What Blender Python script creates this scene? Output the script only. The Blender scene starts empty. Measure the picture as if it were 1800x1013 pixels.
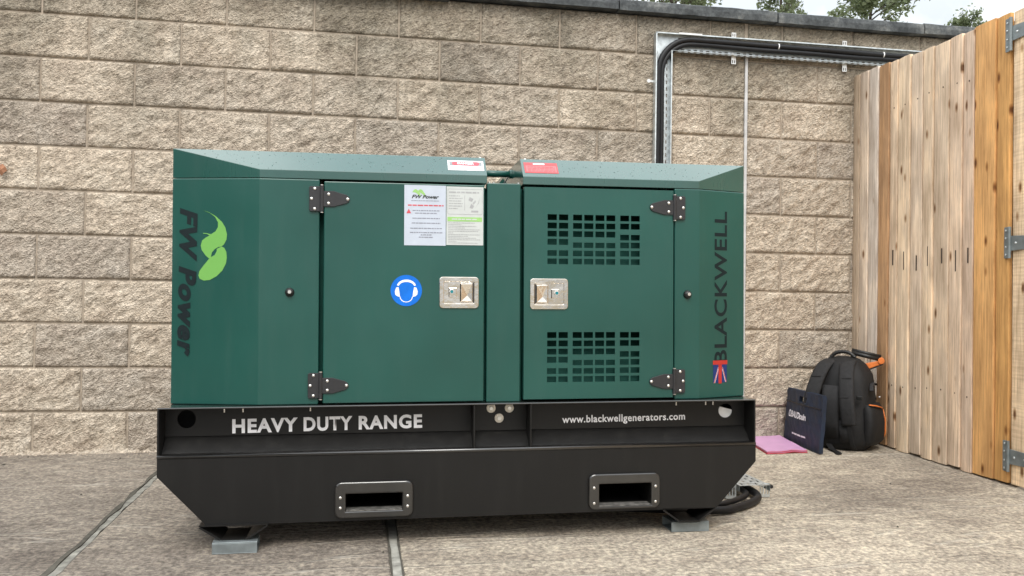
import bpy, bmesh, math, random
from mathutils import Vector, Matrix, noise

# ------------------------------------------------------------------ camera, sky, sun, exposure
S = bpy.context.scene
COL = S.collection
R = math.radians
random.seed(7)

def cam_axes(yaw, pit, rol):
    cy, sy = math.cos(yaw), math.sin(yaw)
    f = Vector((sy*math.cos(pit), cy*math.cos(pit), math.sin(pit)))
    r = Vector((cy, -sy, 0)); u = r.cross(f)
    c, s = math.cos(rol), math.sin(rol)
    return c*r + s*u, -s*r + c*u, f
CAM = Vector((1.39428710, -4.67611153, 0.827641476))
cr, cu, cf = cam_axes(0.175546765, 0.0142327524, 0.0153773401)
cd = bpy.data.cameras.new('camera'); cd.sensor_width = 36; cd.lens = 30.0
cd.clip_start = 0.05; cd.clip_end = 1000
co = bpy.data.objects.new('camera', cd); COL.objects.link(co)
co.matrix_world = Matrix(((cr.x, cu.x, -cf.x, CAM.x), (cr.y, cu.y, -cf.y, CAM.y), (cr.z, cu.z, -cf.z, CAM.z), (0, 0, 0, 1)))
S.camera = co

SUN_EL, SUN_AZ = 50, 190          # azimuth clockwise from +Y (wall is at +Y): behind the camera, a little to its left
W = bpy.data.worlds.new('World'); S.world = W; W.use_nodes = True
nt = W.node_tree; nt.nodes.clear()
sky = nt.nodes.new('ShaderNodeTexSky'); sky.sky_type = 'NISHITA'; sky.sun_disc = False
sky.sun_elevation = R(SUN_EL); sky.sun_rotation = R(SUN_AZ)
tc = nt.nodes.new('ShaderNodeTexCoord')
n1 = nt.nodes.new('ShaderNodeTexNoise'); n1.inputs['Scale'].default_value = 2.6; n1.inputs['Detail'].default_value = 7; n1.inputs['Roughness'].default_value = .55
cr1 = nt.nodes.new('ShaderNodeValToRGB')
cr1.color_ramp.elements[0].position = .40; cr1.color_ramp.elements[0].color = (5.0, 5.4, 5.8, 1)
cr1.color_ramp.elements[1].position = .58; cr1.color_ramp.elements[1].color = (10.4, 10.4, 10.4, 1)
n2 = nt.nodes.new('ShaderNodeTexNoise'); n2.inputs['Scale'].default_value = 1.7; n2.inputs['Detail'].default_value = 5
cr2 = nt.nodes.new('ShaderNodeValToRGB')
cr2.color_ramp.elements[0].position = .30; cr2.color_ramp.elements[0].color = (.72, .72, .72, 1)
cr2.color_ramp.elements[1].position = .50; cr2.color_ramp.elements[1].color = (1, 1, 1, 1)
mx = nt.nodes.new('ShaderNodeMix'); mx.data_type = 'RGBA'
bg = nt.nodes.new('ShaderNodeBackground'); bg.inputs['Strength'].default_value = 0.1
wo = nt.nodes.new('ShaderNodeOutputWorld')
L = nt.links.new
cmap = nt.nodes.new('ShaderNodeMapping'); cmap.inputs['Location'].default_value = (.55, .2, .3); L(tc.outputs['Generated'], cmap.inputs['Vector'])
L(cmap.outputs['Vector'], n1.inputs['Vector']); L(tc.outputs['Generated'], n2.inputs['Vector'])
L(n1.outputs['Fac'], cr1.inputs['Fac']); L(n2.outputs['Fac'], cr2.inputs['Fac'])
L(cr2.outputs['Color'], mx.inputs['Factor']); L(sky.outputs['Color'], mx.inputs['A']); L(cr1.outputs['Color'], mx.inputs['B'])
# an overcast sky is about three times brighter overhead than at the horizon
sxyz = nt.nodes.new('ShaderNodeSeparateXYZ'); L(tc.outputs['Generated'], sxyz.inputs[0])
grad = nt.nodes.new('ShaderNodeMapRange'); grad.inputs['From Min'].default_value = 0; grad.inputs['From Max'].default_value = 1
grad.inputs['To Min'].default_value = .55; grad.inputs['To Max'].default_value = 2.45; L(sxyz.outputs['Z'], grad.inputs['Value'])
mg = nt.nodes.new('ShaderNodeMix'); mg.data_type = 'RGBA'; mg.blend_type = 'MULTIPLY'; mg.inputs['Factor'].default_value = 1
L(mx.outputs['Result'], mg.inputs['A']); L(grad.outputs[0], mg.inputs['B'])
L(mg.outputs['Result'], bg.inputs['Color']); L(bg.outputs['Background'], wo.inputs['Surface'])

sd = bpy.data.lights.new('sun', 'SUN'); sd.energy = 1.5; sd.angle = R(25); sd.color = (1, .95, .88)
so = bpy.data.objects.new('sun', sd); COL.objects.link(so)
sv = Vector((math.sin(R(SUN_AZ))*math.cos(R(SUN_EL)), math.cos(R(SUN_AZ))*math.cos(R(SUN_EL)), math.sin(R(SUN_EL))))
so.location = sv*20; so.rotation_euler = sv.to_track_quat('Z', 'Y').to_euler()

S.view_settings.view_transform = 'Standard'; S.view_settings.look = 'None'
S.view_settings.exposure = 0.7; S.view_settings.gamma = 1; S.view_settings.use_curve_mapping = False
S.render.engine = 'CYCLES'; S.cycles.use_denoising = True; S.cycles.max_bounces = 8
S.render.film_transparent = False

# ------------------------------------------------------------------ helpers
class MB:
    """collects simple shapes; build() links them as one mesh object"""
    def __init__(s): s.v = []; s.f = []
    def add(s, vs, fs):
        o = len(s.v); s.v += [tuple(p) for p in vs]; s.f += [tuple(i+o for i in f) for f in fs]; return s
    def box(s, a, b):
        x0, y0, z0 = a; x1, y1, z1 = b
        return s.add([(x0,y0,z0),(x1,y0,z0),(x1,y1,z0),(x0,y1,z0),(x0,y0,z1),(x1,y0,z1),(x1,y1,z1),(x0,y1,z1)],
                     [(0,3,2,1),(4,5,6,7),(0,1,5,4),(1,2,6,5),(2,3,7,6),(3,0,4,7)])
    def prism(s, pts, ax, a, b):
        """polygon pts extruded along axis ax ('x','y','z') from a to b"""
        n = len(pts)
        def P(p, t): return {'x': (t, p[0], p[1]), 'y': (p[0], t, p[1]), 'z': (p[0], p[1], t)}[ax]
        vs = [P(p, a) for p in pts] + [P(p, b) for p in pts]
        fs = [tuple(range(n)), tuple(range(2*n-1, n-1, -1))] + [(i, n+i, n+(i+1) % n, (i+1) % n) for i in range(n)]
        return s.add(vs, fs)
    def tube(s, pts, r, n=10, cap=True, squash=1.0, up=None):
        pts = [Vector(p) for p in pts]; rs = r if isinstance(r, (list, tuple)) else [r]*len(pts)
        vs, fs = [], []; prev = None
        for i, p in enumerate(pts):
            t = (pts[min(i+1, len(pts)-1)] - pts[max(i-1, 0)]).normalized()
            if prev is None:
                ref = Vector(up) if up else (Vector((0,0,1)) if abs(t.z) < .9 else Vector((1,0,0)))
                a = (ref - t*ref.dot(t)).normalized()
            else: a = (prev - t*prev.dot(t)).normalized()
            prev = a; b = t.cross(a)
            for k in range(n):
                q = 2*math.pi*k/n
                vs.append(p + rs[i]*(a*math.cos(q)*squash + b*math.sin(q)))
        for i in range(len(pts)-1):
            for k in range(n):
                fs.append((i*n+k, i*n+(k+1) % n, (i+1)*n+(k+1) % n, (i+1)*n+k))
        if cap: fs.append(tuple(range(n-1, -1, -1))); fs.append(tuple(range((len(pts)-1)*n, len(pts)*n)))
        return s.add(vs, fs)
    def disc(s, c, r, y0, y1, n=20):
        return s.prism([(c[0]+r*math.cos(2*math.pi*k/n), c[1]+r*math.sin(2*math.pi*k/n)) for k in range(n)], 'y', y0, y1)
    def dome(s, c, r, h, n=10, axis=(0,-1,0)):
        ax = Vector(axis).normalized(); a = ax.orthogonal().normalized(); b = ax.cross(a); c = Vector(c)
        vs, fs = [], []
        for j in range(3):
            q = j*math.pi/6
            for k in range(n):
                w = 2*math.pi*k/n
                vs.append(c + ax*h*math.sin(q) + r*math.cos(q)*(a*math.cos(w)+b*math.sin(w)))
        vs.append(c + ax*h)
        for j in range(2):
            for k in range(n): fs.append((j*n+k, j*n+(k+1) % n, (j+1)*n+(k+1) % n, (j+1)*n+k))
        for k in range(n): fs.append((2*n+k, 2*n+(k+1) % n, 3*n))
        fs.append(tuple(range(n-1, -1, -1)))
        return s.add(vs, fs)
    def map(s, fn): s.v = [tuple(fn(Vector(p))) for p in s.v]; return s
    def build(s, name, m, parent=None, bevel=0, smooth=False, seg=2):
        me = bpy.data.meshes.new(name); me.from_pydata(s.v, [], s.f)
        bm = bmesh.new(); bm.from_mesh(me); bmesh.ops.recalc_face_normals(bm, faces=bm.faces); bm.to_mesh(me); bm.free()
        return link(name, me, m, parent, bevel, smooth, seg)

def link(name, me, m, parent=None, bevel=0, smooth=False, seg=2):
    if m and not me.materials: me.materials.append(m)
    if smooth:
        me.polygons.foreach_set('use_smooth', [True]*len(me.polygons))
    o = bpy.data.objects.new(name, me); COL.objects.link(o)
    if parent: o.parent = parent
    if bevel:
        b = o.modifiers.new('bevel', 'BEVEL'); b.width = bevel; b.segments = seg; b.limit_method = 'ANGLE'; b.angle_limit = R(35)
    return o

def tag(o, label=None, cat=None, group=None, kind=None):
    if label: o['label'] = label
    if cat: o['category'] = cat
    if group: o['group'] = group
    if kind: o['kind'] = kind
    return o

def empty(name, loc=(0,0,0), rz=0):
    o = bpy.data.objects.new(name, None); COL.objects.link(o); o.location = loc; o.rotation_euler = (0,0,rz)
    o.empty_display_size = .1
    return o

def holed(mb, xs, zs, hole, y0, y1, fmap=None):
    """plate between y0 and y1 on a grid of cells; hole(xc, zc) leaves a cell open, its edges walled"""
    nx, nz = len(xs)-1, len(zs)-1
    op = [[hole((xs[i]+xs[i+1])/2, (zs[j]+zs[j+1])/2) for j in range(nz)] for i in range(nx)]
    for i in range(nx):
        for j in range(nz):
            if op[i][j]: continue
            x0, x1, z0, z1 = xs[i], xs[i+1], zs[j], zs[j+1]
            mb.add([(x0,y0,z0),(x1,y0,z0),(x1,y0,z1),(x0,y0,z1)], [(0,1,2,3)])
            mb.add([(x0,y1,z0),(x1,y1,z0),(x1,y1,z1),(x0,y1,z1)], [(3,2,1,0)])
            for di, dj, a, b in ((-1,0,(x0,z0),(x0,z1)), (1,0,(x1,z0),(x1,z1)), (0,-1,(x0,z0),(x1,z0)), (0,1,(x0,z1),(x1,z1))):
                ii, jj = i+di, j+dj
                if ii < 0 or jj < 0 or ii >= nx or jj >= nz or op[ii][jj]:
                    mb.add([(a[0],y0,a[1]),(b[0],y0,b[1]),(b[0],y1,b[1]),(a[0],y1,a[1])], [(0,1,2,3)])
    return mb

def rrect(x0, z0, x1, z1, r, n=5):
    pts = []
    for cx, cz, a in ((x1-r, z1-r, 0), (x0+r, z1-r, 90), (x0+r, z0+r, 180), (x1-r, z0+r, 270)):
        for k in range(n+1):
            q = R(a+90*k/n); pts.append((cx+r*math.cos(q), cz+r*math.sin(q)))
    return pts

def ring(mb, outer, inner, y0, y1):
    """frame between two polygons of the same count, extruded in y"""
    n = len(outer); vs = [(p[0],y0,p[1]) for p in outer]+[(p[0],y0,p[1]) for p in inner]+[(p[0],y1,p[1]) for p in outer]+[(p[0],y1,p[1]) for p in inner]
    fs = []
    for i in range(n):
        j = (i+1) % n
        fs += [(i,j,n+j,n+i), (2*n+i,3*n+i,3*n+j,2*n+j), (i,2*n+i,2*n+j,j), (n+i,n+j,3*n+j,3*n+i)]
    return mb.add(vs, fs)

def text(name, s, m, parent, origin, right, up, w, h, bold=.0, shear=0, ext=.0003, spacing=1.0):
    """lettering fitted into width w and height h; origin is the lower left corner"""
    cu_ = bpy.data.curves.new(name, 'FONT'); cu_.body = s; cu_.shear = shear; cu_.offset = bold; cu_.space_character = spacing
    cu_.resolution_u = 4
    t = bpy.data.objects.new(name, cu_); COL.objects.link(t)
    dg = bpy.context.evaluated_depsgraph_get()
    me = bpy.data.meshes.new_from_object(t.evaluated_get(dg)); bpy.data.objects.remove(t); bpy.data.curves.remove(cu_)
    xs = [v.co.x for v in me.vertices]; ys = [v.co.y for v in me.vertices]
    x0, x1, y0, y1 = min(xs), max(xs), min(ys), max(ys)
    right = Vector(right).normalized(); up = Vector(up).normalized(); nrm = right.cross(up); o = Vector(origin)
    for v in me.vertices:
        v.co = o + right*((v.co.x-x0)/(x1-x0)*w) + up*((v.co.y-y0)/(y1-y0)*h) + nrm*ext
    me.name = name
    return link(name, me, m, parent)

# ------------------------------------------------------------------ materials
def new_mat(name):
    m = bpy.data.materials.new(name); m.use_nodes = True
    return m, m.node_tree.nodes, m.node_tree.links, m.node_tree.nodes['Principled BSDF']

def N(nodes, t, **kw):
    n = nodes.new(t)
    for k, v in kw.items():
        if k in n.inputs.keys(): n.inputs[k].default_value = v
        else: setattr(n, k, v)
    return n

def ramp(nodes, stops):
    r = nodes.new('ShaderNodeValToRGB'); e = r.color_ramp.elements
    while len(e) < len(stops): e.new(.5)
    for i, (p, c) in enumerate(stops):
        e[i].position = p; e[i].color = c if len(c) == 4 else (*c, 1)
    return r

def mixc(nodes, links, a, b, fac, mode='MIX'):
    n = nodes.new('ShaderNodeMix'); n.data_type = 'RGBA'; n.blend_type = mode
    for sock, v in (('A', a), ('B', b), ('Factor', fac)):
        if hasattr(v, 'is_linked') or hasattr(v, 'links'): links.new(v, n.inputs[sock])
        elif sock == 'Factor': n.inputs[sock].default_value = v
        else: n.inputs[sock].default_value = (*v, 1) if len(v) == 3 else v
    return n.outputs['Result']

def simple(name, col, rough=.5, metal=0, spec=.5, vary=.12, scale=30, bump=0, bscale=300, coat=0):
    m, n, l, p = new_mat(name)
    tcn = N(n, 'ShaderNodeTexCoord')
    ns = N(n, 'ShaderNodeTexNoise', Scale=scale, Detail=5.0)
    l.new(tcn.outputs['Object'], ns.inputs['Vector'])
    r = ramp(n, [(.3, tuple(c*(1-vary) for c in col)), (.7, tuple(min(1, c*(1+vary)) for c in col))])
    l.new(ns.outputs['Fac'], r.inputs['Fac']); l.new(r.outputs['Color'], p.inputs['Base Color'])
    p.inputs['Roughness'].default_value = rough; p.inputs['Metallic'].default_value = metal
    p.inputs['Specular IOR Level'].default_value = spec; p.inputs['Coat Weight'].default_value = coat
    if bump:
        b2 = N(n, 'ShaderNodeTexNoise', Scale=bscale, Detail=3.0); l.new(tcn.outputs['Object'], b2.inputs['Vector'])
        bp = N(n, 'ShaderNodeBump', Strength=bump, Distance=.002); l.new(b2.outputs['Fac'], bp.inputs['Height']); l.new(bp.outputs['Normal'], p.inputs['Normal'])
    return m

def paint_mat(name, col, rough, bump=.05, dust=(.2, .2, .18), dust_amt=.12, wet=0, spec=.5):
    m, n, l, p = new_mat(name)
    tcn = N(n, 'ShaderNodeTexCoord'); o = tcn.outputs['Object']
    big = N(n, 'ShaderNodeTexNoise', Scale=2.3, Detail=4.0); l.new(o, big.inputs['Vector'])
    mp = N(n, 'ShaderNodeMapping'); mp.inputs['Scale'].default_value = (22, 22, 3); l.new(o, mp.inputs['Vector'])
    st = N(n, 'ShaderNodeTexNoise', Scale=1.0, Detail=6.0, Roughness=.65); l.new(mp.outputs['Vector'], st.inputs['Vector'])
    r1 = ramp(n, [(.3, tuple(c*.88 for c in col)), (.7, tuple(c*1.12 for c in col))]); l.new(big.outputs['Fac'], r1.inputs['Fac'])
    r2 = ramp(n, [(.5, (0,0,0)), (.85, (dust_amt,)*3)]); l.new(st.outputs['Fac'], r2.inputs['Fac'])
    c = mixc(n, l, r1.outputs['Color'], dust, r2.outputs['Color']); l.new(c, p.inputs['Base Color'])
    rr = ramp(n, [(.3, (rough-.02,)*3), (.75, (rough+.04,)*3)]); l.new(st.outputs['Fac'], rr.inputs['Fac']); l.new(rr.outputs['Color'], p.inputs['Roughness'])
    fine = N(n, 'ShaderNodeTexNoise', Scale=420.0, Detail=2.0); l.new(o, fine.inputs['Vector'])
    soft = N(n, 'ShaderNodeTexNoise', Scale=3.2, Detail=1.0); l.new(o, soft.inputs['Vector'])
    b1 = N(n, 'ShaderNodeBump', Strength=.5, Distance=.012); l.new(soft.outputs['Fac'], b1.inputs['Height'])
    b2 = N(n, 'ShaderNodeBump', Strength=bump, Distance=.001); l.new(fine.outputs['Fac'], b2.inputs['Height']); l.new(b1.outputs['Normal'], b2.inputs['Normal'])
    l.new(b2.outputs['Normal'], p.inputs['Normal'])
    p.inputs['Specular IOR Level'].default_value = spec
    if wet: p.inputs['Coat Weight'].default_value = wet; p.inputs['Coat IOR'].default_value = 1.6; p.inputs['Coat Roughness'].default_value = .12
    return m

GREEN = paint_mat('green_paint', (.0085, .067, .054), .31, .06, dust_amt=.03)
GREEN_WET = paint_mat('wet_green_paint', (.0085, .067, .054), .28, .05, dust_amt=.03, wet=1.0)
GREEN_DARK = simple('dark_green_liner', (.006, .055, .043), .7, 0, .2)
BLACK = paint_mat('black_chassis_paint', (.0075, .0073, .0070), .42, .10, (.09, .085, .075), .05, spec=.30)
BLACK_WET = paint_mat('wet_black_chassis_paint', (.0085, .0083, .008), .34, .10, (.10, .095, .085), .10, wet=.9)
BLACK_HINGE = simple('black_hinge_metal', (.018, .018, .02), .45, 0, .5, .1, 40, .1)
SCRAPED = simple('scraped_steel', (.15, .145, .135), .55, .3, .5, .6, 60)
VOID = simple('dark_inside', (.004, .004, .004), .9)
RUBBER = simple('black_rubber', (.01, .01, .01), .45)
CABLE = simple('black_cable_sheath', (.006, .0065, .008), .5, 0, .35, .25, 25, .15, 120)
ZINC = simple('zinc_plated_steel', (.72, .71, .68), .3, .9, .5, .12, 60)
ZINC_BOLT = simple('dull_zinc_washer', (.62, .58, .5), .45, .6, .5, .15, 90)
GALV = simple('galvanised_steel', (.56, .60, .61), .42, .75, .5, .25, 35, .08, 200)
GALV_DULL = simple('weathered_galvanised_steel', (.215, .245, .25), .5, .55, .5, .25, 22, .15, 90)
CHROME = simple('polished_steel', (.74, .69, .62), .07, 1, .5, .10, 14, .6, 28)
WHITE_PRINT = simple('white_vinyl', (.80, .80, .82), .4)
DARK_PRINT = simple('dark_vinyl', (.006, .013, .015), .55, 0, .22)
LIME = simple('lime_vinyl', (.15, .37, .085), .6, 0, .2, .0)
PAPER = simple('white_laminate', (.47, .52, .60), .35, 0, .5, .04)
PAPER2 = simple('off_white_laminate', (.50, .53, .52), .35, 0, .5, .04)
GREY_PRINT = simple('grey_ink', (.22, .23, .28), .6)
PALE_PRINT = simple('pale_grey_ink', (.34, .35, .36), .6)
RED_PRINT = simple('red_ink', (.55, .07, .09), .5)
FLAG_RED = simple('flag_red', (.40, .03, .022), .5, 0, .3)
FLAG_BLUE = simple('flag_blue', (.014, .028, .13), .5, 0, .3)
RED_STICK = simple('red_sticker', (.42, .06, .065), .5)
PINK_PRINT = simple('pink_ink', (.48, .13, .14), .5)
GREEN_PRINT = simple('leaf_green_ink', (.28, .52, .16), .5)
BLUE_SIGN = simple('blue_sign_vinyl', (.003, .14, .60), .45, 0, .25)
INK = simple('black_ink', (.02, .025, .025), .5)
GREY_STICK = simple('grey_ink_block', (.22, .24, .25), .5)
WHITE_PLASTIC = simple('white_plastic', (.92, .93, .93), .35)
NAVY = simple('navy_nylon', (.006, .015, .036), .55, 0, .5, .3, 22, .3, 160)
FABRIC = simple('black_nylon', (.0065, .0065, .007), .7, 0, .4, .3, 40, .5, 220)
FABRIC2 = simple('charcoal_padding', (.015, .015, .016), .8, 0, .4, .25, 50, .5, 260)
ORANGE = simple('orange_trim', (.65, .17, .03), .5)
PINK = simple('pink_plastic_folder', (.55, .31, .50), .4, 0, .5, .08, 12)
RED_EDGE = simple('red_piping', (.50, .03, .05), .5)
SEALANT = simple('pale_joint_sealant', (.50, .50, .50), .6, 0, .4, .15, 15)
LEAF_DRY = simple('dry_orange_leaf', (.30, .14, .075), .8)
BARK = simple('tree_bark', (.10, .085, .07), .9, 0, .3, .3, 20, .6, 60)

def leaf_mat(name, c0, c1):
    m, n, l, p = new_mat(name)
    g = N(n, 'ShaderNodeNewGeometry'); r = ramp(n, [(0, c0), (1, c1)])
    l.new(g.outputs['Random Per Island'], r.inputs['Fac']); l.new(r.outputs['Color'], p.inputs['Base Color'])
    p.inputs['Roughness'].default_value = .5
    tr = N(n, 'ShaderNodeBsdfTranslucent'); l.new(r.outputs['Color'], tr.inputs['Color'])
    ms = N(n, 'ShaderNodeMixShader', Fac=.5); l.new(p.outputs[0], ms.inputs[1]); l.new(tr.outputs[0], ms.inputs[2])
    l.new(ms.outputs[0], n['Material Output'].inputs['Surface'])
    return m
ADDED_HEDGE = leaf_mat('added_hedge_leaves', (.012, .024, .010), (.03, .05, .018))
LEAF = leaf_mat('green_leaves', (.13, .17, .08), (.26, .31, .18))

def block_mat():
    m, n, l, p = new_mat('split_face_block')
    tcn = N(n, 'ShaderNodeTexCoord'); oi = N(n, 'ShaderNodeObjectInfo'); geo = N(n, 'ShaderNodeNewGeometry')
    off = N(n, 'ShaderNodeVectorMath', operation='SCALE'); off.inputs[0].default_value = (17, 31, 23); l.new(oi.outputs['Random'], off.inputs['Scale'])
    ad = N(n, 'ShaderNodeVectorMath', operation='ADD'); l.new(tcn.outputs['Object'], ad.inputs[0]); l.new(off.outputs[0], ad.inputs[1]); v = ad.outputs[0]
    a = N(n, 'ShaderNodeTexNoise', Scale=7.0, Detail=6.0, Roughness=.6); l.new(v, a.inputs['Vector'])
    d0 = N(n, 'ShaderNodeMapping'); d0.inputs['Rotation'].default_value = (0, R(33), 0); l.new(v, d0.inputs['Vector'])
    dm = N(n, 'ShaderNodeMapping'); dm.inputs['Scale'].default_value = (46, 60, 84); l.new(d0.outputs[0], dm.inputs['Vector'])
    b = N(n, 'ShaderNodeTexNoise', Scale=1.0, Detail=5.0, Roughness=.66, Distortion=.35); l.new(dm.outputs[0], b.inputs['Vector'])
    c = N(n, 'ShaderNodeTexVoronoi', Scale=120.0); l.new(v, c.inputs['Vector'])
    r0 = ramp(n, [(0, (.84,.84,.85)), (.5, (.99,.98,.96)), (1, (1.10,1.08,1.05))]); l.new(oi.outputs['Random'], r0.inputs['Fac'])
    r1 = ramp(n, [(.3, (.43,.362,.295)), (.5, (.52,.45,.37)), (.75, (.59,.527,.447))]); l.new(a.outputs['Fac'], r1.inputs['Fac'])
    r2 = ramp(n, [(.31, (.52,.50,.48)), (.48, (.98,.98,.97)), (.64, (1.40,1.39,1.37))]); l.new(b.outputs['Fac'], r2.inputs['Fac'])
    col = mixc(n, l, r1.outputs['Color'], r2.outputs['Color'], 1.0, 'MULTIPLY')
    col = mixc(n, l, col, r0.outputs['Color'], 1.0, 'MULTIPLY')
    # dark weathering that runs down from the coping, in ragged tongues
    wm = N(n, 'ShaderNodeMapping'); wm.inputs['Scale'].default_value = (1.5, 1.5, .45); l.new(geo.outputs['Position'], wm.inputs['Vector'])
    w = N(n, 'ShaderNodeTexNoise', Scale=1.6, Detail=6.0, Roughness=.62); l.new(wm.outputs['Vector'], w.inputs['Vector'])
    sx = N(n, 'ShaderNodeSeparateXYZ'); l.new(geo.outputs['Position'], sx.inputs[0])
    mr = N(n, 'ShaderNodeMapRange'); mr.inputs['From Min'].default_value = 1.3; mr.inputs['From Max'].default_value = 2.5; mr.inputs['To Min'].default_value = -.16; mr.inputs['To Max'].default_value = .28
    l.new(sx.outputs['Z'], mr.inputs['Value'])
    sm = N(n, 'ShaderNodeMath', operation='ADD'); l.new(w.outputs['Fac'], sm.inputs[0]); l.new(mr.outputs[0], sm.inputs[1])
    rw = ramp(n, [(.50, (0,0,0)), (.78, (.80,.80,.80))]); l.new(sm.outputs[0], rw.inputs['Fac'])
    dk = mixc(n, l, col, (.36,.37,.35), 1.0, 'MULTIPLY')
    col = mixc(n, l, col, dk, rw.outputs['Color'])
    l.new(col, p.inputs['Base Color']); p.inputs['Roughness'].default_value = .92; p.inputs['Specular IOR Level'].default_value = .25
    ma = N(n, 'ShaderNodeMath', operation='MULTIPLY_ADD'); l.new(c.outputs['Distance'], ma.inputs[0]); ma.inputs[1].default_value = .35; l.new(b.outputs['Fac'], ma.inputs[2])
    bp = N(n, 'ShaderNodeBump', Strength=1.0, Distance=.019); l.new(ma.outputs[0], bp.inputs['Height']); l.new(bp.outputs['Normal'], p.inputs['Normal'])
    return m
BLOCK = block_mat()
MORTAR = simple('buff_mortar', (.345, .29, .23), .95, 0, .2, .22, 25, .6, 150)

def coping_mat():
    m, n, l, p = new_mat('weathered_coping_concrete')
    tcn = N(n, 'ShaderNodeTexCoord'); v = tcn.outputs['Object']
    a = N(n, 'ShaderNodeTexNoise', Scale=9.0, Detail=8.0, Roughness=.65); l.new(v, a.inputs['Vector'])
    b = N(n, 'ShaderNodeTexNoise', Scale=60.0, Detail=5.0, Roughness=.7); l.new(v, b.inputs['Vector'])
    r1 = ramp(n, [(.32, (.035,.040,.044)), (.52, (.078,.086,.092)), (.72, (.19,.195,.19))]); l.new(a.outputs['Fac'], r1.inputs['Fac'])
    r2 = ramp(n, [(.3, (.6,.6,.6)), (.7, (1.35,1.35,1.3))]); l.new(b.outputs['Fac'], r2.inputs['Fac'])
    l.new(mixc(n, l, r1.outputs['Color'], r2.outputs['Color'], 1.0, 'MULTIPLY'), p.inputs['Base Color'])
    p.inputs['Roughness'].default_value = .9
    bp = N(n, 'ShaderNodeBump', Strength=.5, Distance=.004); l.new(b.outputs['Fac'], bp.inputs['Height']); l.new(bp.outputs['Normal'], p.inputs['Normal'])
    return m
COPING = coping_mat()

def concrete_mat():
    m, n, l, p = new_mat('brushed_concrete')
    tcn = N(n, 'ShaderNodeTexCoord'); oi = N(n, 'ShaderNodeObjectInfo'); v = tcn.outputs['Object']
    big = N(n, 'ShaderNodeTexNoise', Scale=.9, Detail=5.0, Roughness=.55); l.new(v, big.inputs['Vector'])
    m1 = N(n, 'ShaderNodeMapping'); m1.inputs['Scale'].default_value = (8, 12, 12); m1.inputs['Rotation'].default_value = (0,0,R(9)); l.new(v, m1.inputs['Vector'])
    st = N(n, 'ShaderNodeTexNoise', Scale=1.0, Detail=8.0, Roughness=.68); l.new(m1.outputs[0], st.inputs['Vector'])
    m2 = N(n, 'ShaderNodeMapping'); m2.inputs['Scale'].default_value = (62, 60, 60); l.new(v, m2.inputs['Vector'])
    fi = N(n, 'ShaderNodeTexNoise', Scale=1.0, Detail=6.0, Roughness=.72); l.new(m2.outputs[0], fi.inputs['Vector'])
    # a few long trowel ridges, parallel to the wall
    m3 = N(n, 'ShaderNodeMapping'); m3.inputs['Scale'].default_value = (.55, 6.5, 1); m3.inputs['Rotation'].default_value = (0,0,R(-4)); l.new(v, m3.inputs['Vector'])
    rg = N(n, 'ShaderNodeTexNoise', Scale=1.0, Detail=2.0); l.new(m3.outputs[0], rg.inputs['Vector'])
    rr = ramp(n, [(.488, (0,0,0)), (.5, (1,1,1)), (.512, (0,0,0))]); l.new(rg.outputs['Fac'], rr.inputs['Fac'])
    r1 = ramp(n, [(.34, (.235,.207,.180)), (.5, (.300,.270,.235)), (.66, (.375,.342,.295))]); l.new(st.outputs['Fac'], r1.inputs['Fac'])
    r2 = ramp(n, [(.36, (.42,.41,.40)), (.5, (.94,.94,.94)), (.62, (1.6,1.58,1.5))]); l.new(fi.outputs['Fac'], r2.inputs['Fac'])
    r3 = ramp(n, [(.36, (.62,.605,.60)), (.50, (.98,.97,.95)), (.64, (1.18,1.17,1.14))]); l.new(big.outputs['Fac'], r3.inputs['Fac'])
    col = mixc(n, l, r1.outputs['Color'], r2.outputs['Color'], .85, 'MULTIPLY')
    col = mixc(n, l, col, r3.outputs['Color'], 1.0, 'MULTIPLY')
    col = mixc(n, l, col, oi.outputs['Color'], 1.0, 'MULTIPLY')
    rs = N(n, 'ShaderNodeMath', operation='MULTIPLY'); l.new(rr.outputs['Color'], rs.inputs[0]); rs.inputs[1].default_value = .35
    col = mixc(n, l, col, (.56,.52,.45), rs.outputs[0])
    l.new(col, p.inputs['Base Color']); p.inputs['Roughness'].default_value = .9; p.inputs['Specular IOR Level'].default_value = .3
    h = N(n, 'ShaderNodeMath', operation='MULTIPLY_ADD'); l.new(st.outputs['Fac'], h.inputs[0]); h.inputs[1].default_value = 1.6; l.new(fi.outputs['Fac'], h.inputs[2])
    h2 = N(n, 'ShaderNodeMath', operation='MULTIPLY_ADD'); l.new(rr.outputs['Color'], h2.inputs[0]); h2.inputs[1].default_value = .8; l.new(h.outputs[0], h2.inputs[2])
    bp = N(n, 'ShaderNodeBump', Strength=.9, Distance=.011); l.new(h2.outputs[0], bp.inputs['Height']); l.new(bp.outputs['Normal'], p.inputs['Normal'])
    return m
CONCRETE = concrete_mat()
JOINT = simple('joint_filler', (.205, .20, .175), .9, 0, .3, .45, 22, .9, 45)
JOINT2 = simple('pale_joint_filler', (.27, .265, .235), .9, 0, .3, .45, 22, .9, 45)
CRACK = simple('joint_dirt', (.075, .07, .058), .95, 0, .2, .3, 30)
FARGROUND = simple('bare_ground', (.22, .20, .16), .95, 0, .2, .3, 2)

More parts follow.
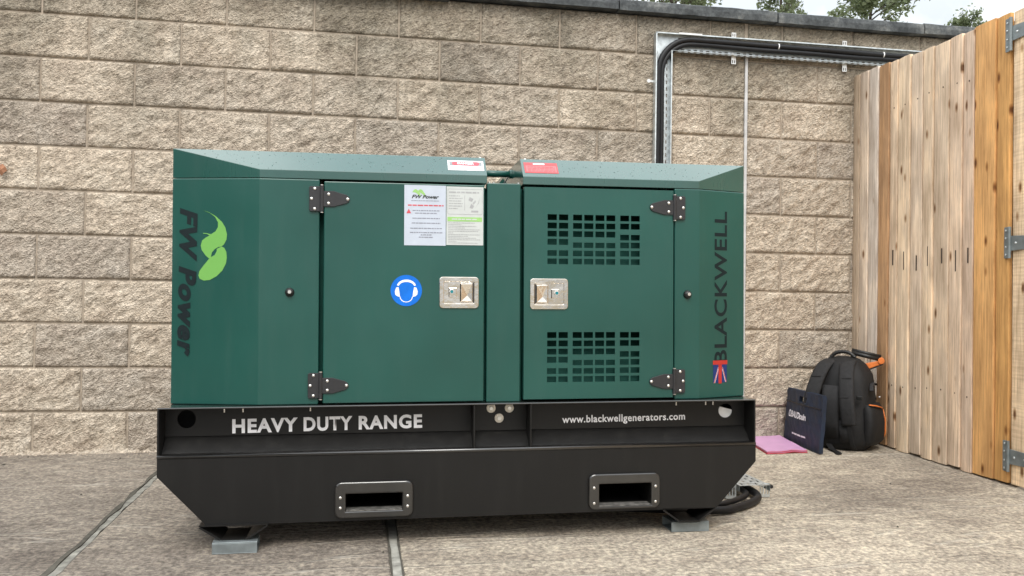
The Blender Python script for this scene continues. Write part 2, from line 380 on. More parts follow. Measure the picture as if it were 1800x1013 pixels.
def wood_mat(name='softwood', rough_sawn=False):
    m, n, l, p = new_mat(name)
    tcn = N(n, 'ShaderNodeTexCoord'); oi = N(n, 'ShaderNodeObjectInfo')
    off = N(n, 'ShaderNodeVectorMath', operation='SCALE'); off.inputs[0].default_value = (3, 11, 19); l.new(oi.outputs['Random'], off.inputs['Scale'])
    ad = N(n, 'ShaderNodeVectorMath', operation='ADD'); l.new(tcn.outputs['Object'], ad.inputs[0]); l.new(off.outputs[0], ad.inputs[1])
    # bend the grain around knots
    kn = N(n, 'ShaderNodeMapping'); kn.inputs['Scale'].default_value = (1, 12, 5.0); l.new(ad.outputs[0], kn.inputs['Vector'])
    vo = N(n, 'ShaderNodeTexVoronoi', Scale=1.0); l.new(kn.outputs[0], vo.inputs['Vector'])
    mp = N(n, 'ShaderNodeMapping'); mp.inputs['Scale'].default_value = (8, 20, 1.5); l.new(ad.outputs[0], mp.inputs['Vector'])
    wv = N(n, 'ShaderNodeTexNoise', Scale=1.0, Detail=5.0, Roughness=.6, Distortion=.6); l.new(mp.outputs[0], wv.inputs['Vector'])
    mp2 = N(n, 'ShaderNodeMapping'); mp2.inputs['Scale'].default_value = (30, 110, 4.5); l.new(ad.outputs[0], mp2.inputs['Vector'])
    fi = N(n, 'ShaderNodeTexNoise', Scale=1.0, Detail=4.0, Roughness=.7); l.new(mp2.outputs[0], fi.inputs['Vector'])
    mp3 = N(n, 'ShaderNodeMapping'); mp3.inputs['Scale'].default_value = (5, 9, 3.4); l.new(ad.outputs[0], mp3.inputs['Vector'])
    bl = N(n, 'ShaderNodeTexNoise', Scale=1.0, Detail=5.0); l.new(mp3.outputs[0], bl.inputs['Vector'])
    r1 = ramp(n, [(.28, (.84,.81,.78)), (.5, (.99,.985,.98)), (.7, (1.08,1.08,1.07))]); l.new(wv.outputs['Fac'], r1.inputs['Fac'])
    r2 = ramp(n, [(.32, (.68,.64,.60)), (.56, (1.05,1.05,1.05))]); l.new(fi.outputs['Fac'], r2.inputs['Fac'])
    r3 = ramp(n, [(.36, (.82,.80,.78)), (.52, (1,1,1)), (.62, (1.18,1.16,1.12))]); l.new(bl.outputs['Fac'], r3.inputs['Fac'])
    rk = ramp(n, [(.06, (.22,.14,.09)), (.105, (.58,.48,.39)), (.17, (1,1,1))]); l.new(vo.outputs['Distance'], rk.inputs['Fac'])
    c = mixc(n, l, oi.outputs['Color'], r1.outputs['Color'], 1.0, 'MULTIPLY')
    c = mixc(n, l, c, r2.outputs['Color'], 1.0, 'MULTIPLY'); c = mixc(n, l, c, r3.outputs['Color'], 1.0, 'MULTIPLY')
    c = mixc(n, l, c, rk.outputs['Color'], 1.0, 'MULTIPLY')
    hsrc = fi.outputs['Fac']
    if rough_sawn:
        mp4 = N(n, 'ShaderNodeMapping'); mp4.inputs['Scale'].default_value = (10, 5, 95); l.new(ad.outputs[0], mp4.inputs['Vector'])
        sw = N(n, 'ShaderNodeTexNoise', Scale=1.0, Detail=3.0); l.new(mp4.outputs[0], sw.inputs['Vector'])
        r4 = ramp(n, [(.35, (.86,.84,.82)), (.6, (1.04,1.04,1.04))]); l.new(sw.outputs['Fac'], r4.inputs['Fac'])
        c = mixc(n, l, c, r4.outputs['Color'], 1.0, 'MULTIPLY'); hsrc = sw.outputs['Fac']
    l.new(c, p.inputs['Base Color']); p.inputs['Roughness'].default_value = .75; p.inputs['Specular IOR Level'].default_value = .3
    bp = N(n, 'ShaderNodeBump', Strength=.5, Distance=.003); l.new(hsrc, bp.inputs['Height'])
    bp2 = N(n, 'ShaderNodeBump', Strength=.4, Distance=.004); l.new(wv.outputs['Fac'], bp2.inputs['Height']); l.new(bp.outputs['Normal'], bp2.inputs['Normal'])
    l.new(bp2.outputs['Normal'], p.inputs['Normal'])
    return m
NAILHOLE = simple('dark_split', (.05,.035,.025), .9)
WOOD = wood_mat(); SAWN = wood_mat('rough_sawn_softwood', True)

# ------------------------------------------------------------------ ground: a sheet to the horizon, concrete bays on it
def gz(x, y): return .014 + .008*x + .018*y
g = MB(); k = 300
g.add([(-k,-k,-.34),(k,-k,-.34),(k,k,-.34),(-k,k,-.34)], [(0,1,2,3)])
gr = tag(g.build('ground', FARGROUND), kind='structure')
yard = empty('yard_pavement'); tag(yard, kind='structure')
def slab(x0, x1, y0, y1, colr):
    mb = MB(); mb.box((x0,y0,0),(x1,y1,1))
    mb.map(lambda p: (p.x, p.y, gz(p.x, p.y) - (0 if p.z > .5 else .12)))
    o = mb.build('concrete_slab', CONCRETE, yard, bevel=.008); o.color = (*colr, 1); return o
JA, JB = .495, 1.520
slab(-6, JA-.014, -11, -.004, (.73,.71,.695))
slab(JA+.014, JB-.016, -11, -.004, (.86,.84,.82))
slab(JB+.016, 9, -11, -.004, (1.26,1.24,1.18))
def joint(xc, hw, nm, m, dz, wob, seed):
    mb = MB(); ys = [-11+.06*i for i in range(184)]; vs = []
    for i, y in enumerate(ys):
        d = wob*noise.noise(Vector((seed, y*6, 0))); e = wob*noise.noise(Vector((seed+9, y*9, 3)))
        zz = gz(xc, y)+dz + .0025*noise.noise(Vector((seed, y*14, 7)))
        vs += [(xc-hw+d, y, zz-.02), (xc-hw+d, y, zz), (xc+hw+e, y, zz), (xc+hw+e, y, zz-.02)]
    fs = []
    for i in range(len(ys)-1):
        for q in range(3): fs.append((4*i+q, 4*i+q+1, 4*i+q+5, 4*i+q+4))
    mb.add(vs, fs); return mb.build(nm, m, yard)
joint(JA+.005, .014, 'joint_filler', JOINT, .001, .016, 1.5)
joint(JA-.011, .0065, 'joint_crack', CRACK, .0045, .014, 4.2)
joint(JB, .0165, 'joint_filler', JOINT2, -.001, .006, 8.8)
joint(JB-.0165, .003, 'joint_crack', CRACK, .0035, .003, 5.1)
joint(JB+.0165, .003, 'joint_crack', CRACK, .0035, .003, 2.7)

# ------------------------------------------------------------------ block wall
wall = empty('block_wall', (0,0,0))
tag(wall, 'long tan split-face block wall with dark coping, standing behind the generator', 'wall')
XL, XR = -1.8, 5.85
mb = MB(); mb.box((XL,.0005,-.12),(7.6,.215,2.472)); mb.build('mortar_core', MORTAR, wall)
def block_mesh(w, h, seed, nx, nz):
    mb = MB(); vs = []; idx = {}
    for j in range(nz+1):
        for i in range(nx+1):
            x = -w/2 + w*i/nx; z = -h/2 + h*j/nz
            e = min(x+w/2, w/2-x, z+h/2, h/2-z)
            f = min(1, e/.007)
            q = Vector(((x*.84+z*.54)*13 + seed*7.3, seed*3.1, (-x*.54+z*.84)*20))
            d = noise.fractal(q, .62, 2.1, 6)*.0120 + noise.noise(Vector((x*5+seed, z*6, seed*2)))*.004
            d = max(-.0035, min(.017, d))
            idx[i, j] = len(vs); vs.append((x, -.003 - f*(.005 + d), z))
    fs = [(idx[i,j], idx[i+1,j], idx[i+1,j+1], idx[i,j+1]) for i in range(nx) for j in range(nz)]
    # side walls back to the mortar
    rim = [(i,0) for i in range(nx)] + [(nx,j) for j in range(nz)] + [(i,nz) for i in range(nx,0,-1)] + [(0,j) for j in range(nz,0,-1)]
    base = len(vs)
    for (i,j) in rim:
        x, _, z = vs[idx[i,j]]; vs.append((x, .05, z))
    n = len(rim)
    for k_ in range(n):
        a, b = idx[rim[k_]], idx[rim[(k_+1) % n]]; fs.append((b, a, base+k_, base+(k_+1) % n))
    me = bpy.data.meshes.new('block'); me.from_pydata(vs, [], fs); me.materials.append(BLOCK)
    me.polygons.foreach_set('use_smooth', [True]*len(me.polygons))
    return me
BV = [block_mesh(.440, .215, 11+s*5.7, 44, 22) for s in range(9)]
STRIP = 3.597
rng = random.Random(3)
for j in range(11):
    x = XL - (.225 if j % 2 == 0 else 0)
    while x < XR:
        a, b = x+.005, x+.445; x += .45
        a = max(a, XL)
        for (p0, p1) in (((a, STRIP-.011), (STRIP+.011, b)) if a < STRIP-.02 < STRIP+.02 < b else ((a, min(b, STRIP-.011)) if a < STRIP < b+.012 else (max(a, STRIP+.011) if abs(a-STRIP) < .012 else a, b),)):
            if p1-p0 < .03: continue
            zc = .225*j + .1125
            full = abs(p1-p0-.44) < .012
            me = rng.choice(BV) if full else block_mesh(p1-p0, .215, rng.random()*90, max(4, int((p1-p0)*100)), 22)
            o = bpy.data.objects.new('block', me); COL.objects.link(o); o.parent = wall
            o.location = ((p0+p1)/2, rng.uniform(-.002,.002), zc)
            if full and rng.random() < .5: o.rotation_euler = (0, math.pi, 0)
mb = MB(); mb.box((STRIP-.009,-.012,-.02),(STRIP+.009,.05,2.27)); mb.build('movement_joint_seal', SEALANT, wall, bevel=.003)
# mortar splashed along the foot of the wall
mb = MB(); vs = []; fs = []
nn = 420
for i in range(nn+1):
    x = XL + (4.29-XL)*i/nn; z0 = gz(x, 0)
    hgt = .010 + .032*max(0, noise.noise(Vector((x*4, 1, 0))) + .1) + .016*noise.noise(Vector((x*38, 4, 2)))
    dep = .010 + .014*abs(noise.noise(Vector((x*13, 7, 1)))) + .012*noise.noise(Vector((x*60, 2, 8)))
    vs += [(x, -dep-.012, z0-.004), (x, -dep*.8-.006, z0+hgt*.35), (x, -dep*.5-.003, z0+hgt*.75), (x, .002, z0+hgt)]
for i in range(nn):
    for q in range(3): fs.append((4*i+q, 4*i+4+q, 4*i+5+q, 4*i+1+q))
mb.add(vs, fs); mb.build('mortar_fillet', BLOCK, wall)
# coping stones
edges = [-1.8, -.067, .89, 1.846, 2.803, 3.766, 4.717, 5.67, 6.63, 7.58]
for i in range(len(edges)-1):
    a, b = edges[i]+.004, edges[i+1]-.004
    z0 = 2.472 + (0.0, -.004, -.012, .008, .004, .0, .004, 0, 0)[i]; t = .064
    mb = MB(); nseg = 24; vs = []; fs = []
    prof = [(-.060, z0), (-.062, z0+t*.5), (-.058, z0+t-.006), (-.048, z0+t), (.26, z0+t+.012), (.275, z0+t), (.275, z0), (.225, z0), (.0, z0+.001), (-.04, z0+.002)]
    for s_ in range(nseg+1):
        x_ = a + (b-a)*s_/nseg
        for (py, pz) in prof:
            nv = noise.noise_vector(Vector((x_*14, py*20, pz*20+i)))*.0028
            vs.append((x_ if s_ in (0, nseg) else x_, py+nv.y, pz+nv.z))
    q = len(prof)
    for s_ in range(nseg):
        for c in range(q): fs.append((s_*q+c, s_*q+(c+1) % q, (s_+1)*q+(c+1) % q, (s_+1)*q+c))
    fs += [tuple(range(q)), tuple(range((nseg+1)*q-1, nseg*q-1, -1))]
    mb.add(vs, fs); mb.build('coping_stone', COPING, wall)

# ------------------------------------------------------------------ timber fence and gate
fence = empty('timber_fence', (4.3,-.6,.04))
tag(fence, 'tall vertical board fence at right with weathered boards and two newer orange ones', 'fence')
FX = 4.297
ed = [.0, -.076, -.163, -.262, -.363, -.439, -.548, -.651, -.737, -.857, -.951, -1.032, -1.175, -1.266]
cols = [(.33,.26,.19), (.42,.35,.28), (.44,.39,.34), (.34,.21,.115), (.45,.35,.25), (.49,.39,.28), (.44,.355,.27), (.47,.37,.265), (.43,.34,.25), (.46,.355,.26), (.42,.32,.24), (.40,.31,.235), (.47,.265,.105), (.43,.235,.085)]
tops = [2.196, 2.197, 2.197, 2.19, 2.184, 2.184, 2.172, 2.172, 2.168, 2.172, 2.166, 2.175, 2.172, 2.163]
cols = cols[:13] if len(ed) == 14 else cols
cols[11] = (.50,.285,.115); cols[12] = (.45,.25,.09)
def board(parent, y0, y1, z0, z1, colr, m, base, lab=None, xb=.0, th=(.015,.009), seed=0, grow=False):
    """feather-edge board, thick along its nearer edge, gently cupped and wavy"""
    mb = MB(); nz = 16; vs = []; fs = []; av = sum(colr)/3
    for i in range(nz+1):
        z = z0+(z1-z0)*i/nz
        w1 = .0022*noise.noise(Vector((seed, z*1.6, 0))); w2 = .0022*noise.noise(Vector((seed+5, z*1.6, 0))); xx = .0022*noise.noise(Vector((seed+8, z*1.1, 2)))
        g_ = .0155 if grow else .0045
        sec = [(FX-xb-.001+xx, y0+w1), (FX-xb-.001+xx, y0-g_+w1), (FX-xb-th[1]+xx, y0-g_-.0012+w1), (FX-xb-(th[0]+th[1])*.5-.0032+xx, y0*.45+y1*.55+w1), (FX-xb-th[0]+xx, y1+.0015+w2), (FX-xb-th[0]+.0015+xx, y1+w2), (FX-xb+.004+xx, y1+w2), (FX-xb+.004+xx, y0+w1)]
        vs += [(x-base[0], y-base[1], z-base[2]) for x, y in sec]
    q = 8
    for i in range(nz):
        for c in range(q): fs.append((i*q+c, i*q+(c+1) % q, (i+1)*q+(c+1) % q, (i+1)*q+c))
    fs += [tuple(range(q)), tuple(range((nz+1)*q-1, nz*q-1, -1))]
    mb.add(vs, fs); o = mb.build('board', m, parent, bevel=.0015, seg=1); o.color = (*[min(.85, (q_*.94+av*.06)*1.60 if colr[0]/colr[2] < 2.6 else q_*1.40) for q_ in colr], 1)
    if lab: o['label'] = lab
    return o
fb = (4.3, -.6, .04)
for i in range(13):
    y0, y1 = ed[i], ed[i+1]
    c = cols[i]; lab = None
    if i == 3: lab = 'narrow brown board among the greyer ones'
    if i >= 11: lab = 'newer orange board'
    bo = board(fence, y0 + (.012 if i else 0), y1, gz(4.3, (y0+y1)/2)+.008+.006*math.sin(i*2.3), tops[i], c, WOOD, fb, lab, xb=(.002 if i % 2 else .0), seed=i*3.7, grow=i > 0)
    if 4 <= i <= 10:
        ym = y0*.35+y1*.65; zn = 1.075+.02*math.sin(i*1.9); ln = .045+.02*math.sin(i*3.1)
        mb = MB(); mb.box((FX-.0195-fb[0], ym-.0022-fb[1], zn-ln-fb[2]), (FX-.010-fb[0], ym+.0022-fb[1], zn+ln-fb[2])); mb.build('nail_split', NAILHOLE, bo)
        for zz in (.40, 1.93):
            mb = MB(); mb.dome((FX-.0165-fb[0], ym-fb[1], zz+.01*math.sin(i)-fb[2]), .0045, .002, 8, (-1,0,0)); mb.build('nail', NAILHOLE, bo)
for zc in (.35, 1.1, 1.9):
    mb = MB(); mb.box((.016, -.64, zc-.08), (.055, .59, zc)); o = mb.build('rail', WOOD, fence); o.color = (.35,.27,.2,1)
mb = MB(); mb.box((.016,-.68,-.1),(.11,-.59,2.1)); o = mb.build('post', WOOD, fence); o.color = (.35,.27,.2,1)
mb = MB(); mb.box((.002,-.70,-.06),(.03,.60,.012)); o = mb.build('gravel_board', WOOD, fence); o.color = (.16,.13,.10,1)

gate = empty('timber_gate', (4.3,-1.29,.04))
tag(gate, 'rough sawn timber gate hung on three grey strap hinges beside the orange fence boards', 'gate')
gb = (4.3,-1.29,.04)
gy = [-1.280, -1.43, -1.575, -1.72, -1.865, -2.01, -2.155, -2.30]
gc = [(.50,.38,.25), (.46,.36,.25), (.48,.37,.26), (.45,.35,.25), (.49,.38,.26), (.46,.35,.25), (.47,.37,.26)]
for i in range(7):
    board(gate, gy[i], gy[i+1], gz(4.3, gy[i])+.012, 2.166-.004*(i % 3), gc[i], SAWN, gb, xb=.0, th=(.016,.012), seed=50+i*2.9)
for zc in (.2, 1.08, 2.0):
    mb = MB(); mb.box((.016,-1.0,zc-.05),(.05,-.005,zc+.05)); o = mb.build('rail', SAWN, gate); o.color = (.45,.35,.25,1)
added_fence = empty('timber_fence', (4.3,-3.6,.0)); tag(added_fence, 'unseen board fence past the gate, added for the right end panel to reflect', 'fence')  # out-of-view run, added so the right end panel reflects boards, not sky
for i in range(36):
    ya = -2.32-.11*i; board(added_fence, ya, ya-.11, gz(4.3, ya)+.01, 2.165, cols[4+i % 6], WOOD, (4.3,-3.6,0), seed=90+i*1.7)
def strap_hinge(zc, hp, z_strap):
    h = MB(); h.prism(rrect(.0,-hp/2,.030,hp/2,.004,3), 'y', 0, .004)      # leaf: local x runs toward the camera
    def to(p, x0): return (FX-.020-p.y-gb[0], -(p.x+x0)-gb[1], p.z+zc-gb[2])
    h.map(lambda p: to(p, 1.246)); root = h.build('hinge', GALV_DULL, gate, bevel=.001, seg=1)
    s_ = MB(); s_.prism([(0,-.034),(.36,-.02),(.38,0),(.36,.02),(0,.034)], 'y', 0, .004); s_.map(lambda p: to(p + Vector((0,0,z_strap-zc)), 1.287)); s_.build('strap', GALV_DULL, root, bevel=.001, seg=1)
    k_ = MB(); k_.tube([(FX-.026-gb[0], -1.282-gb[1], zc-hp/2-gb[2]), (FX-.026-gb[0], -1.282-gb[1], zc+hp/2-gb[2])], .0075, 10); k_.build('knuckle', GALV_DULL, root, smooth=False)
    for dz in (-.055,-.02,.02,.055):
        d = MB(); d.dome((FX-.0245-gb[0], -1.258-gb[1], zc+dz-gb[2]), .005, .003, 8, (-1,0,0)); d.build('screw', GALV, root)
    for dy in (.03, .09):
        d = MB(); d.dome((FX-.0245-gb[0], -1.287-dy-gb[1], z_strap-gb[2]), .006, .003, 8, (-1,0,0)); d.build('screw', GALV, root)
strap_hinge(2.067, .152, 2.068); strap_hinge(1.122, .142, 1.118); strap_hinge(.160, .138, .160)

# ------------------------------------------------------------------ cable tray and cables on the wall
tray = empty('cable_tray', (3.07,-.02,0))
tag(tray, 'galvanised perforated cable tray rising behind the generator and turning right along the wall', 'cable tray')
T = (3.07,-.02,0)
def sub(p): return (p.x-T[0], p.y-T[1], p.z-T[2])
YB = -.022
TX0, TX1, TZ0, TZ1 = 3.025, 3.121, 2.268, 2.366
# vertical bed, slots in two staggered columns
def slots(n0, n1, step, ln):
    z = n0; out = []
    while z < n1: out.append((z, z+ln)); z += step
    return out
vs_ = slots(.20, 2.26, .038, .020)
zs = sorted({.05, TZ0, *[a for ab in vs_ for a in ab], *[a+.019 for ab in vs_ for a in ab if a+.019 < TZ0]})
xs = [TX0, TX0+.016, TX0+.021, TX0+.036, TX0+.041, TX0+.056, TX0+.061, TX0+.075, TX0+.081, TX1]
def vh(x, z):
    c = [0.016, .056]; d = [.036, .075]
    u = x-TX0
    A = any(a < u < a+.006 for a in c); B = any(a < u < a+.006 for a in d)
    i1 = any(a < z < b for a, b in vs_); i2 = any(a+.019 < z < b+.019 for a, b in vs_)
    return (A and i1) or (B and i2)
mb = MB(); holed(mb, xs, zs, vh, YB, YB+.0015); mb.map(sub); mb.build('riser_bed', GALV, tray)
hs_ = slots(3.15, 5.3, .038, .020)
xs2 = sorted({TX0, 5.4, TX1, *[a for ab in hs_ for a in ab], *[a+.019 for ab in hs_ for a in ab]})
zs2 = [TZ0, TZ0+.014, TZ0+.020, TZ0+.036, TZ0+.042, TZ0+.056, TZ0+.062, TZ0+.078, TZ0+.084, TZ1]
def hh(x, z):
    u = z-TZ0
    A = any(a < u < a+.006 for a in (.014,.056)); B = any(a < u < a+.006 for a in (.036,.078))
    return (A and any(a < x < b for a, b in hs_)) or (B and any(a+.019 < x < b+.019 for a, b in hs_))
mb = MB(); holed(mb, xs2, zs2, hh, YB-.0005, YB+.001); mb.map(sub); mb.build('horizontal_bed', GALV, tray)
mb = MB(); FD = .036
mb.box((TX0-.0015,YB-FD,.05),(TX0,YB+.001,TZ1+.0015)); mb.box((TX0-.0015,YB-FD-.001,.05),(TX0+.006,YB-FD,TZ1))
mb.map(sub); mb.build('side_flange', GALV, tray)
mb = MB(); mb.box((TX1,YB-FD,.05),(TX1+.0015,YB+.001,TZ0)); mb.box((TX1-.005,YB-FD-.001,.05),(TX1+.0015,YB-FD,TZ0-.001)); mb.map(sub); mb.build('side_flange', GALV, tray)
mb = MB(); mb.box((TX0,YB-FD,TZ1),(5.4,YB+.001,TZ1+.0015)); mb.box((TX0,YB-FD-.001,TZ1-.005),(5.4,YB-FD,TZ1+.0015)); mb.map(sub); mb.build('top_flange', GALV, tray)
# lower flange with its own row of slots (it is seen from below and in front)
fx = slots(3.16, 5.3, .038, .022)
mb = MB(); holed(mb, sorted({TX1+.002, 5.4, *[a for ab in fx for a in ab]}), [YB-FD, YB-FD+.012, YB-FD+.020, YB+.001], lambda x, z: YB-FD+.012 < z < YB-FD+.020 and any(a < x < b for a, b in fx), TZ0-.0015, TZ0)
mb.map(lambda p: sub(Vector((p.x, p.z, p.y)))); mb.build('bottom_flange', GALV, tray)
mb = MB(); mb.box((3.16,YB-FD-.003,TZ1-.004),(3.30,YB-FD-.001,TZ1+.006)); mb.map(sub); mb.build('splice_plate', ZINC, tray)
def strut(xc):
    mb = MB()
    holed(mb, [xc-.014, xc-.009, xc-.003, xc+.003, xc+.009, xc+.014], [2.223, 2.228, 2.246, 2.25, 2.378, 2.384, 2.402, 2.407],
          lambda x, z: (2.228 < z < 2.246 or 2.384 < z < 2.402) and (xc-.009 < x < xc-.003 or xc+.003 < x < xc+.009), YB+.0015, YB+.004)
    mb.map(sub); mb.build('strut', ZINC, tray)
strut(3.511); strut(4.216); strut(4.92)
mb = MB(); mb.disc((2.993,2.092), .011, -.030, -.024, 14); mb.box((2.99,-.026,2.086),(3.03,-.0235,2.098)); mb.map(sub); mb.build('fixing_tab', ZINC, tray)

def arc_path(x, zt, rad, y, zb, xr, wob=0, seed=0):
    pts = [(x, y, zb)]
    z = zb+.25
    while z < zt-rad: pts.append((x+wob*noise.noise(Vector((seed, z*2, 0))), y+wob*.5*noise.noise(Vector((seed+4, z*2, 0))), z)); z += .12
    for k_ in range(0, 11):
        q = R(180-9*k_); pts.append((x+rad+rad*math.cos(q), y, zt-rad+rad*math.sin(q)))
    xx = x+rad+.1
    while xx < xr: pts.append((xx, y+wob*noise.noise(Vector((seed+2, xx*2, 0))), zt+wob*noise.noise(Vector((seed+7, xx*2.3, 0)))-.006*(xx-x-rad))); xx += .1
    return pts
mb = MB(); mb.tube(arc_path(3.043, 2.338, .20, -.046, .09, 5.3, .004, 1), .0165, 12)
tag(mb.build('power_cable', CABLE, smooth=True), 'outer black cable bending round the cable tray corner, uppermost on the horizontal run', 'cable', 'black cables in the tray')
co_ = bpy.data.objects['power_cable']
for (tx, tz) in ((3.775, 2.334), (4.45, 2.330)):
    mb = MB(); ring(mb, [(math.cos(R(a))*.0185, math.sin(R(a))*.0185) for a in range(0, 360, 24)], [(math.cos(R(a))*.0168, math.sin(R(a))*.0168) for a in range(0, 360, 24)], -.003, .003)
    mb.map(lambda p: (tx+p.y, -.046+p.x, tz+p.z)); mb.build('cable_tie', WHITE_PLASTIC, co_)
mb = MB(); mb.tube(arc_path(3.066, 2.312, .178, -.044, .09, 5.3, .005, 5), .014, 12)
tag(mb.build('power_cable', CABLE, smooth=True), 'inner black cable hugging the inside of the cable tray bend, lower on the horizontal run', 'cable', 'black cables in the tray')

# ------------------------------------------------------------------ generator
ex = Vector((1,-.018,.011)).normalized(); ez = Vector((-.011,0,1.)); ez = (ez-ex*ez.dot(ex)).normalized(); ey = ez.cross(ex)
GO = Vector((1.80,-1.76,gz(1.80,-1.76)))
gen = empty('diesel_generator')
gen.matrix_world = Matrix(((ex.x,ey.x,ez.x,GO.x),(ex.y,ey.y,ez.y,GO.y),(ex.z,ey.z,ez.z,GO.z),(0,0,0,1)))
tag(gen, 'dark green canopied generator on a black fuel tank base in front of the block wall', 'generator')
YF, YR_ = .030, .100
xl0, xl1, xr0, xr1 = -.733, -1.026, .815, 1.0175
ZB, ZT, ZL, ZR = .474, 1.236, 1.266, 1.338
BACK = .86
# base tank with two fork pockets
PK = [(-.4402,-.2529,.121,.179), (.4317,.6205,.108,.186)]
mb = MB()
holed(mb, sorted([-.888, .868, *[q for p in PK for q in p[:2]]]), sorted([.087, .316, *[q for p in PK for q in p[2:]]]),
      lambda x, z: any(p[0] < x < p[1] and p[2] < z < p[3] for p in PK), 0, .90)
mb.prism([(-1.044,.316),(-1.044,.25),(-.888,.087),(-.888,.316)], 'y', 0, .90)
mb.prism([(1.018,.316),(1.018,.25),(.868,.087),(.868,.316)], 'y', 0, .90)
mb.build('fuel_tank', BLACK, gen)
mb = MB(); mb.prism([(-.003,.3165),(.034,.3185),(.090,.367),(.84,.367),(.9,.3165)], 'x', -1.0385, 1.0115)
mb.build('tank_top', BLACK_WET, gen, bevel=.0035)
mb = MB(); mb.tube([(-1.0445,.004,.3135),(1.0178,.004,.3135)], .0075, 20); mb.build('rolled_edge', BLACK_WET, gen, smooth=True)
mb = MB(); mb.box((-1.045,0,.3165),(-1.039,.90,.4675)); mb.build('end_plate', BLACK, gen, bevel=.0015)
mb = MB(); mb.box((1.012,0,.3165),(1.018,.90,.4675)); mb.build('end_plate', BLACK, gen, bevel=.0015)
mb = MB(); mb.box((-1.0455,-.001,.468),(1.0185,.90,.474)); mb.build('top_flange', BLACK_WET, gen, bevel=.0028, seg=3)
# rail web with two round holes
def web(x0, x1, z0, z1, holes, y0, y1):
    mb = MB(); xs = [x0]
    for (cx, cz, rx, rz) in holes: xs += [cx-.04, cx+.04]
    xs.append(x1)
    for i in range(len(xs)-1):
        a, b = xs[i], xs[i+1]
        h = [h for h in holes if a < h[0] < b and b-a < .09]
        if not h: mb.box((a,y0,z0),(b,y1,z1)); continue
        cx, cz, rx, rz = h[0]; n = 32; inner = []; outer = []
        for k_ in range(n):
            q = 2*math.pi*(k_+.5)/n; c, s = math.cos(q), math.sin(q)
            inner.append((cx+rx*c, cz+rz*s))
            t = min((b-cx)/abs(c) if c else 9, ((z1-cz) if s > 0 else (cz-z0))/abs(s) if s else 9)
            outer.append((cx+c*t, cz+s*t))
        ring(mb, outer, inner, y0, y1)
        # corner fill
        for k_ in range(n):
            p, q = outer[k_], outer[(k_+1) % n]
            if abs(p[0]-q[0]) > 1e-5 and abs(p[1]-q[1]) > 1e-5:
                cxn = (b if p[0] > cx else a, z1 if p[1] > cz and q[1] > cz else z0)
                mb.prism([p, q, cxn], 'y', y0, y1)
    return mb
web(-1.0385, 1.0115, .3675, .4675, [(-.9705,.4252,.0300,.0305), (.9385,.4232,.0275,.0262)], .085, .091).build('rail_web', BLACK, gen)
mb = MB(); mb.box((-1.03,.16,.3675),(1.0,.84,.4675)); mb.build('deck_core', VOID, gen)
mb = MB(); mb.disc((0,0), .0275, 0, .004, 24); mb.v = [(x, y, min(z, .010+.25*(-x))) for x, y, z in mb.v]
mb.map(lambda p: (p.x+.9385, p.y+.0925+.12*(p.z), p.z+.4225)); mb.build('hole_plug', WHITE_PLASTIC, gen)
for xc in (-.008, .190):
    mb = MB(); mb.prism([(.084,.4675),(.084,.370),(.030,.3215),(.002,.3205),(.002,.4675)], 'x', xc-.003, xc+.003); mb.build('gusset', BLACK, gen, bevel=.001, seg=1)
for xc, zc in ((.0606,.4462), (.126,.4462), (.0893,.4108)):
    mb = MB(); mb.disc((xc,zc), .0165, .080, .085, 20); mb.disc((xc,zc), .0135, .0785, .080, 16); o = mb.build('washer', ZINC_BOLT, gen, bevel=.0008, seg=1)
    mb = MB(); mb.disc((xc,zc), .0075, .0745, .0785, 6); mb.build('bolt_head', ZINC, o, bevel=.0006, seg=1)
for xc in (-.844, -.7837, -.5628, .7362, .8488, .8771, .0683, .1325):
    mb = MB(); mb.tube([(xc,.055,.468),(xc,.055,.4495)], .0028, 8); mb.tube([(xc,.055,.468),(xc,.055,.4635)], .0068, 6); mb.build('bolt', ZINC, gen)
# fork pocket frames
for (a, b, c, d), (oa, ob, oc, od) in zip(PK, ((-.4762,-.2167,.0985,.2185), (.3946,.6524,.0985,.2212))):
    mb = MB(); n = 8
    outer = rrect(oa, oc, ob, od, .022, 5); inner = rrect(a, c, b, d, .0015, 5)
    ring(mb, outer, inner, -.014, -.0005); o = mb.build('fork_pocket', BLACK_WET, gen, bevel=.0055, seg=4)
    mb = MB(); mb.box((a+.0005,-.0125,c+.0005),(b-.0005,.035,c+.0030)); mb.build('pocket_floor', SCRAPED, o)
    for sx in ((oa+a)/2, (b+ob)/2):
        for sz in (c+.012, d-.012):
            mb = MB(); mb.dome((sx,-.012,sz), .0060, .0035, 10); mb.build('screw', ZINC, o, smooth=True)
    mb = MB(); mb.box((a,.5,c),(b,.51,d)); mb.build('pocket_back', VOID, o)
# feet: bent strips
def foot(x0, x1, y0, y1, zbot, zt=.0865):
    mb = MB(); t = .005; w = (x1-x0); q = w*.33
    prof = [(x0,zt),(x0+w*.32,zbot+t),(x1-w*.32,zbot+t),(x1,zt),(x1+.004,zt-.004),(x1-w*.30,zbot),(x0+w*.30,zbot),(x0-.004,zt-.004)]
    n = len(prof)
    vs = [(p[0],y0,p[1]) for p in prof]+[(p[0],y1,p[1]) for p in prof]
    fs = []
    for a, b in ((0,1),(1,2),(2,3)):
        c, d = n-1-a, n-1-b
        fs += [(a,b,d,c), (a+n,c+n,d+n,b+n), (a,a+n,b+n,b), (c,d,d+n,c+n)]
    fs += [(0,n-1,2*n-1,n), (3,4,4+n,3+n)]
    mb.add(vs, fs); mb.box((x0-.004,y0,zt),(x1+.004,y1,zt+.004))
    return mb.build('foot_bracket', BLACK, gen)
foot(-.906, -.695, -.012, .13, .0385); foot(.672, .862, .0, .13, .0385)
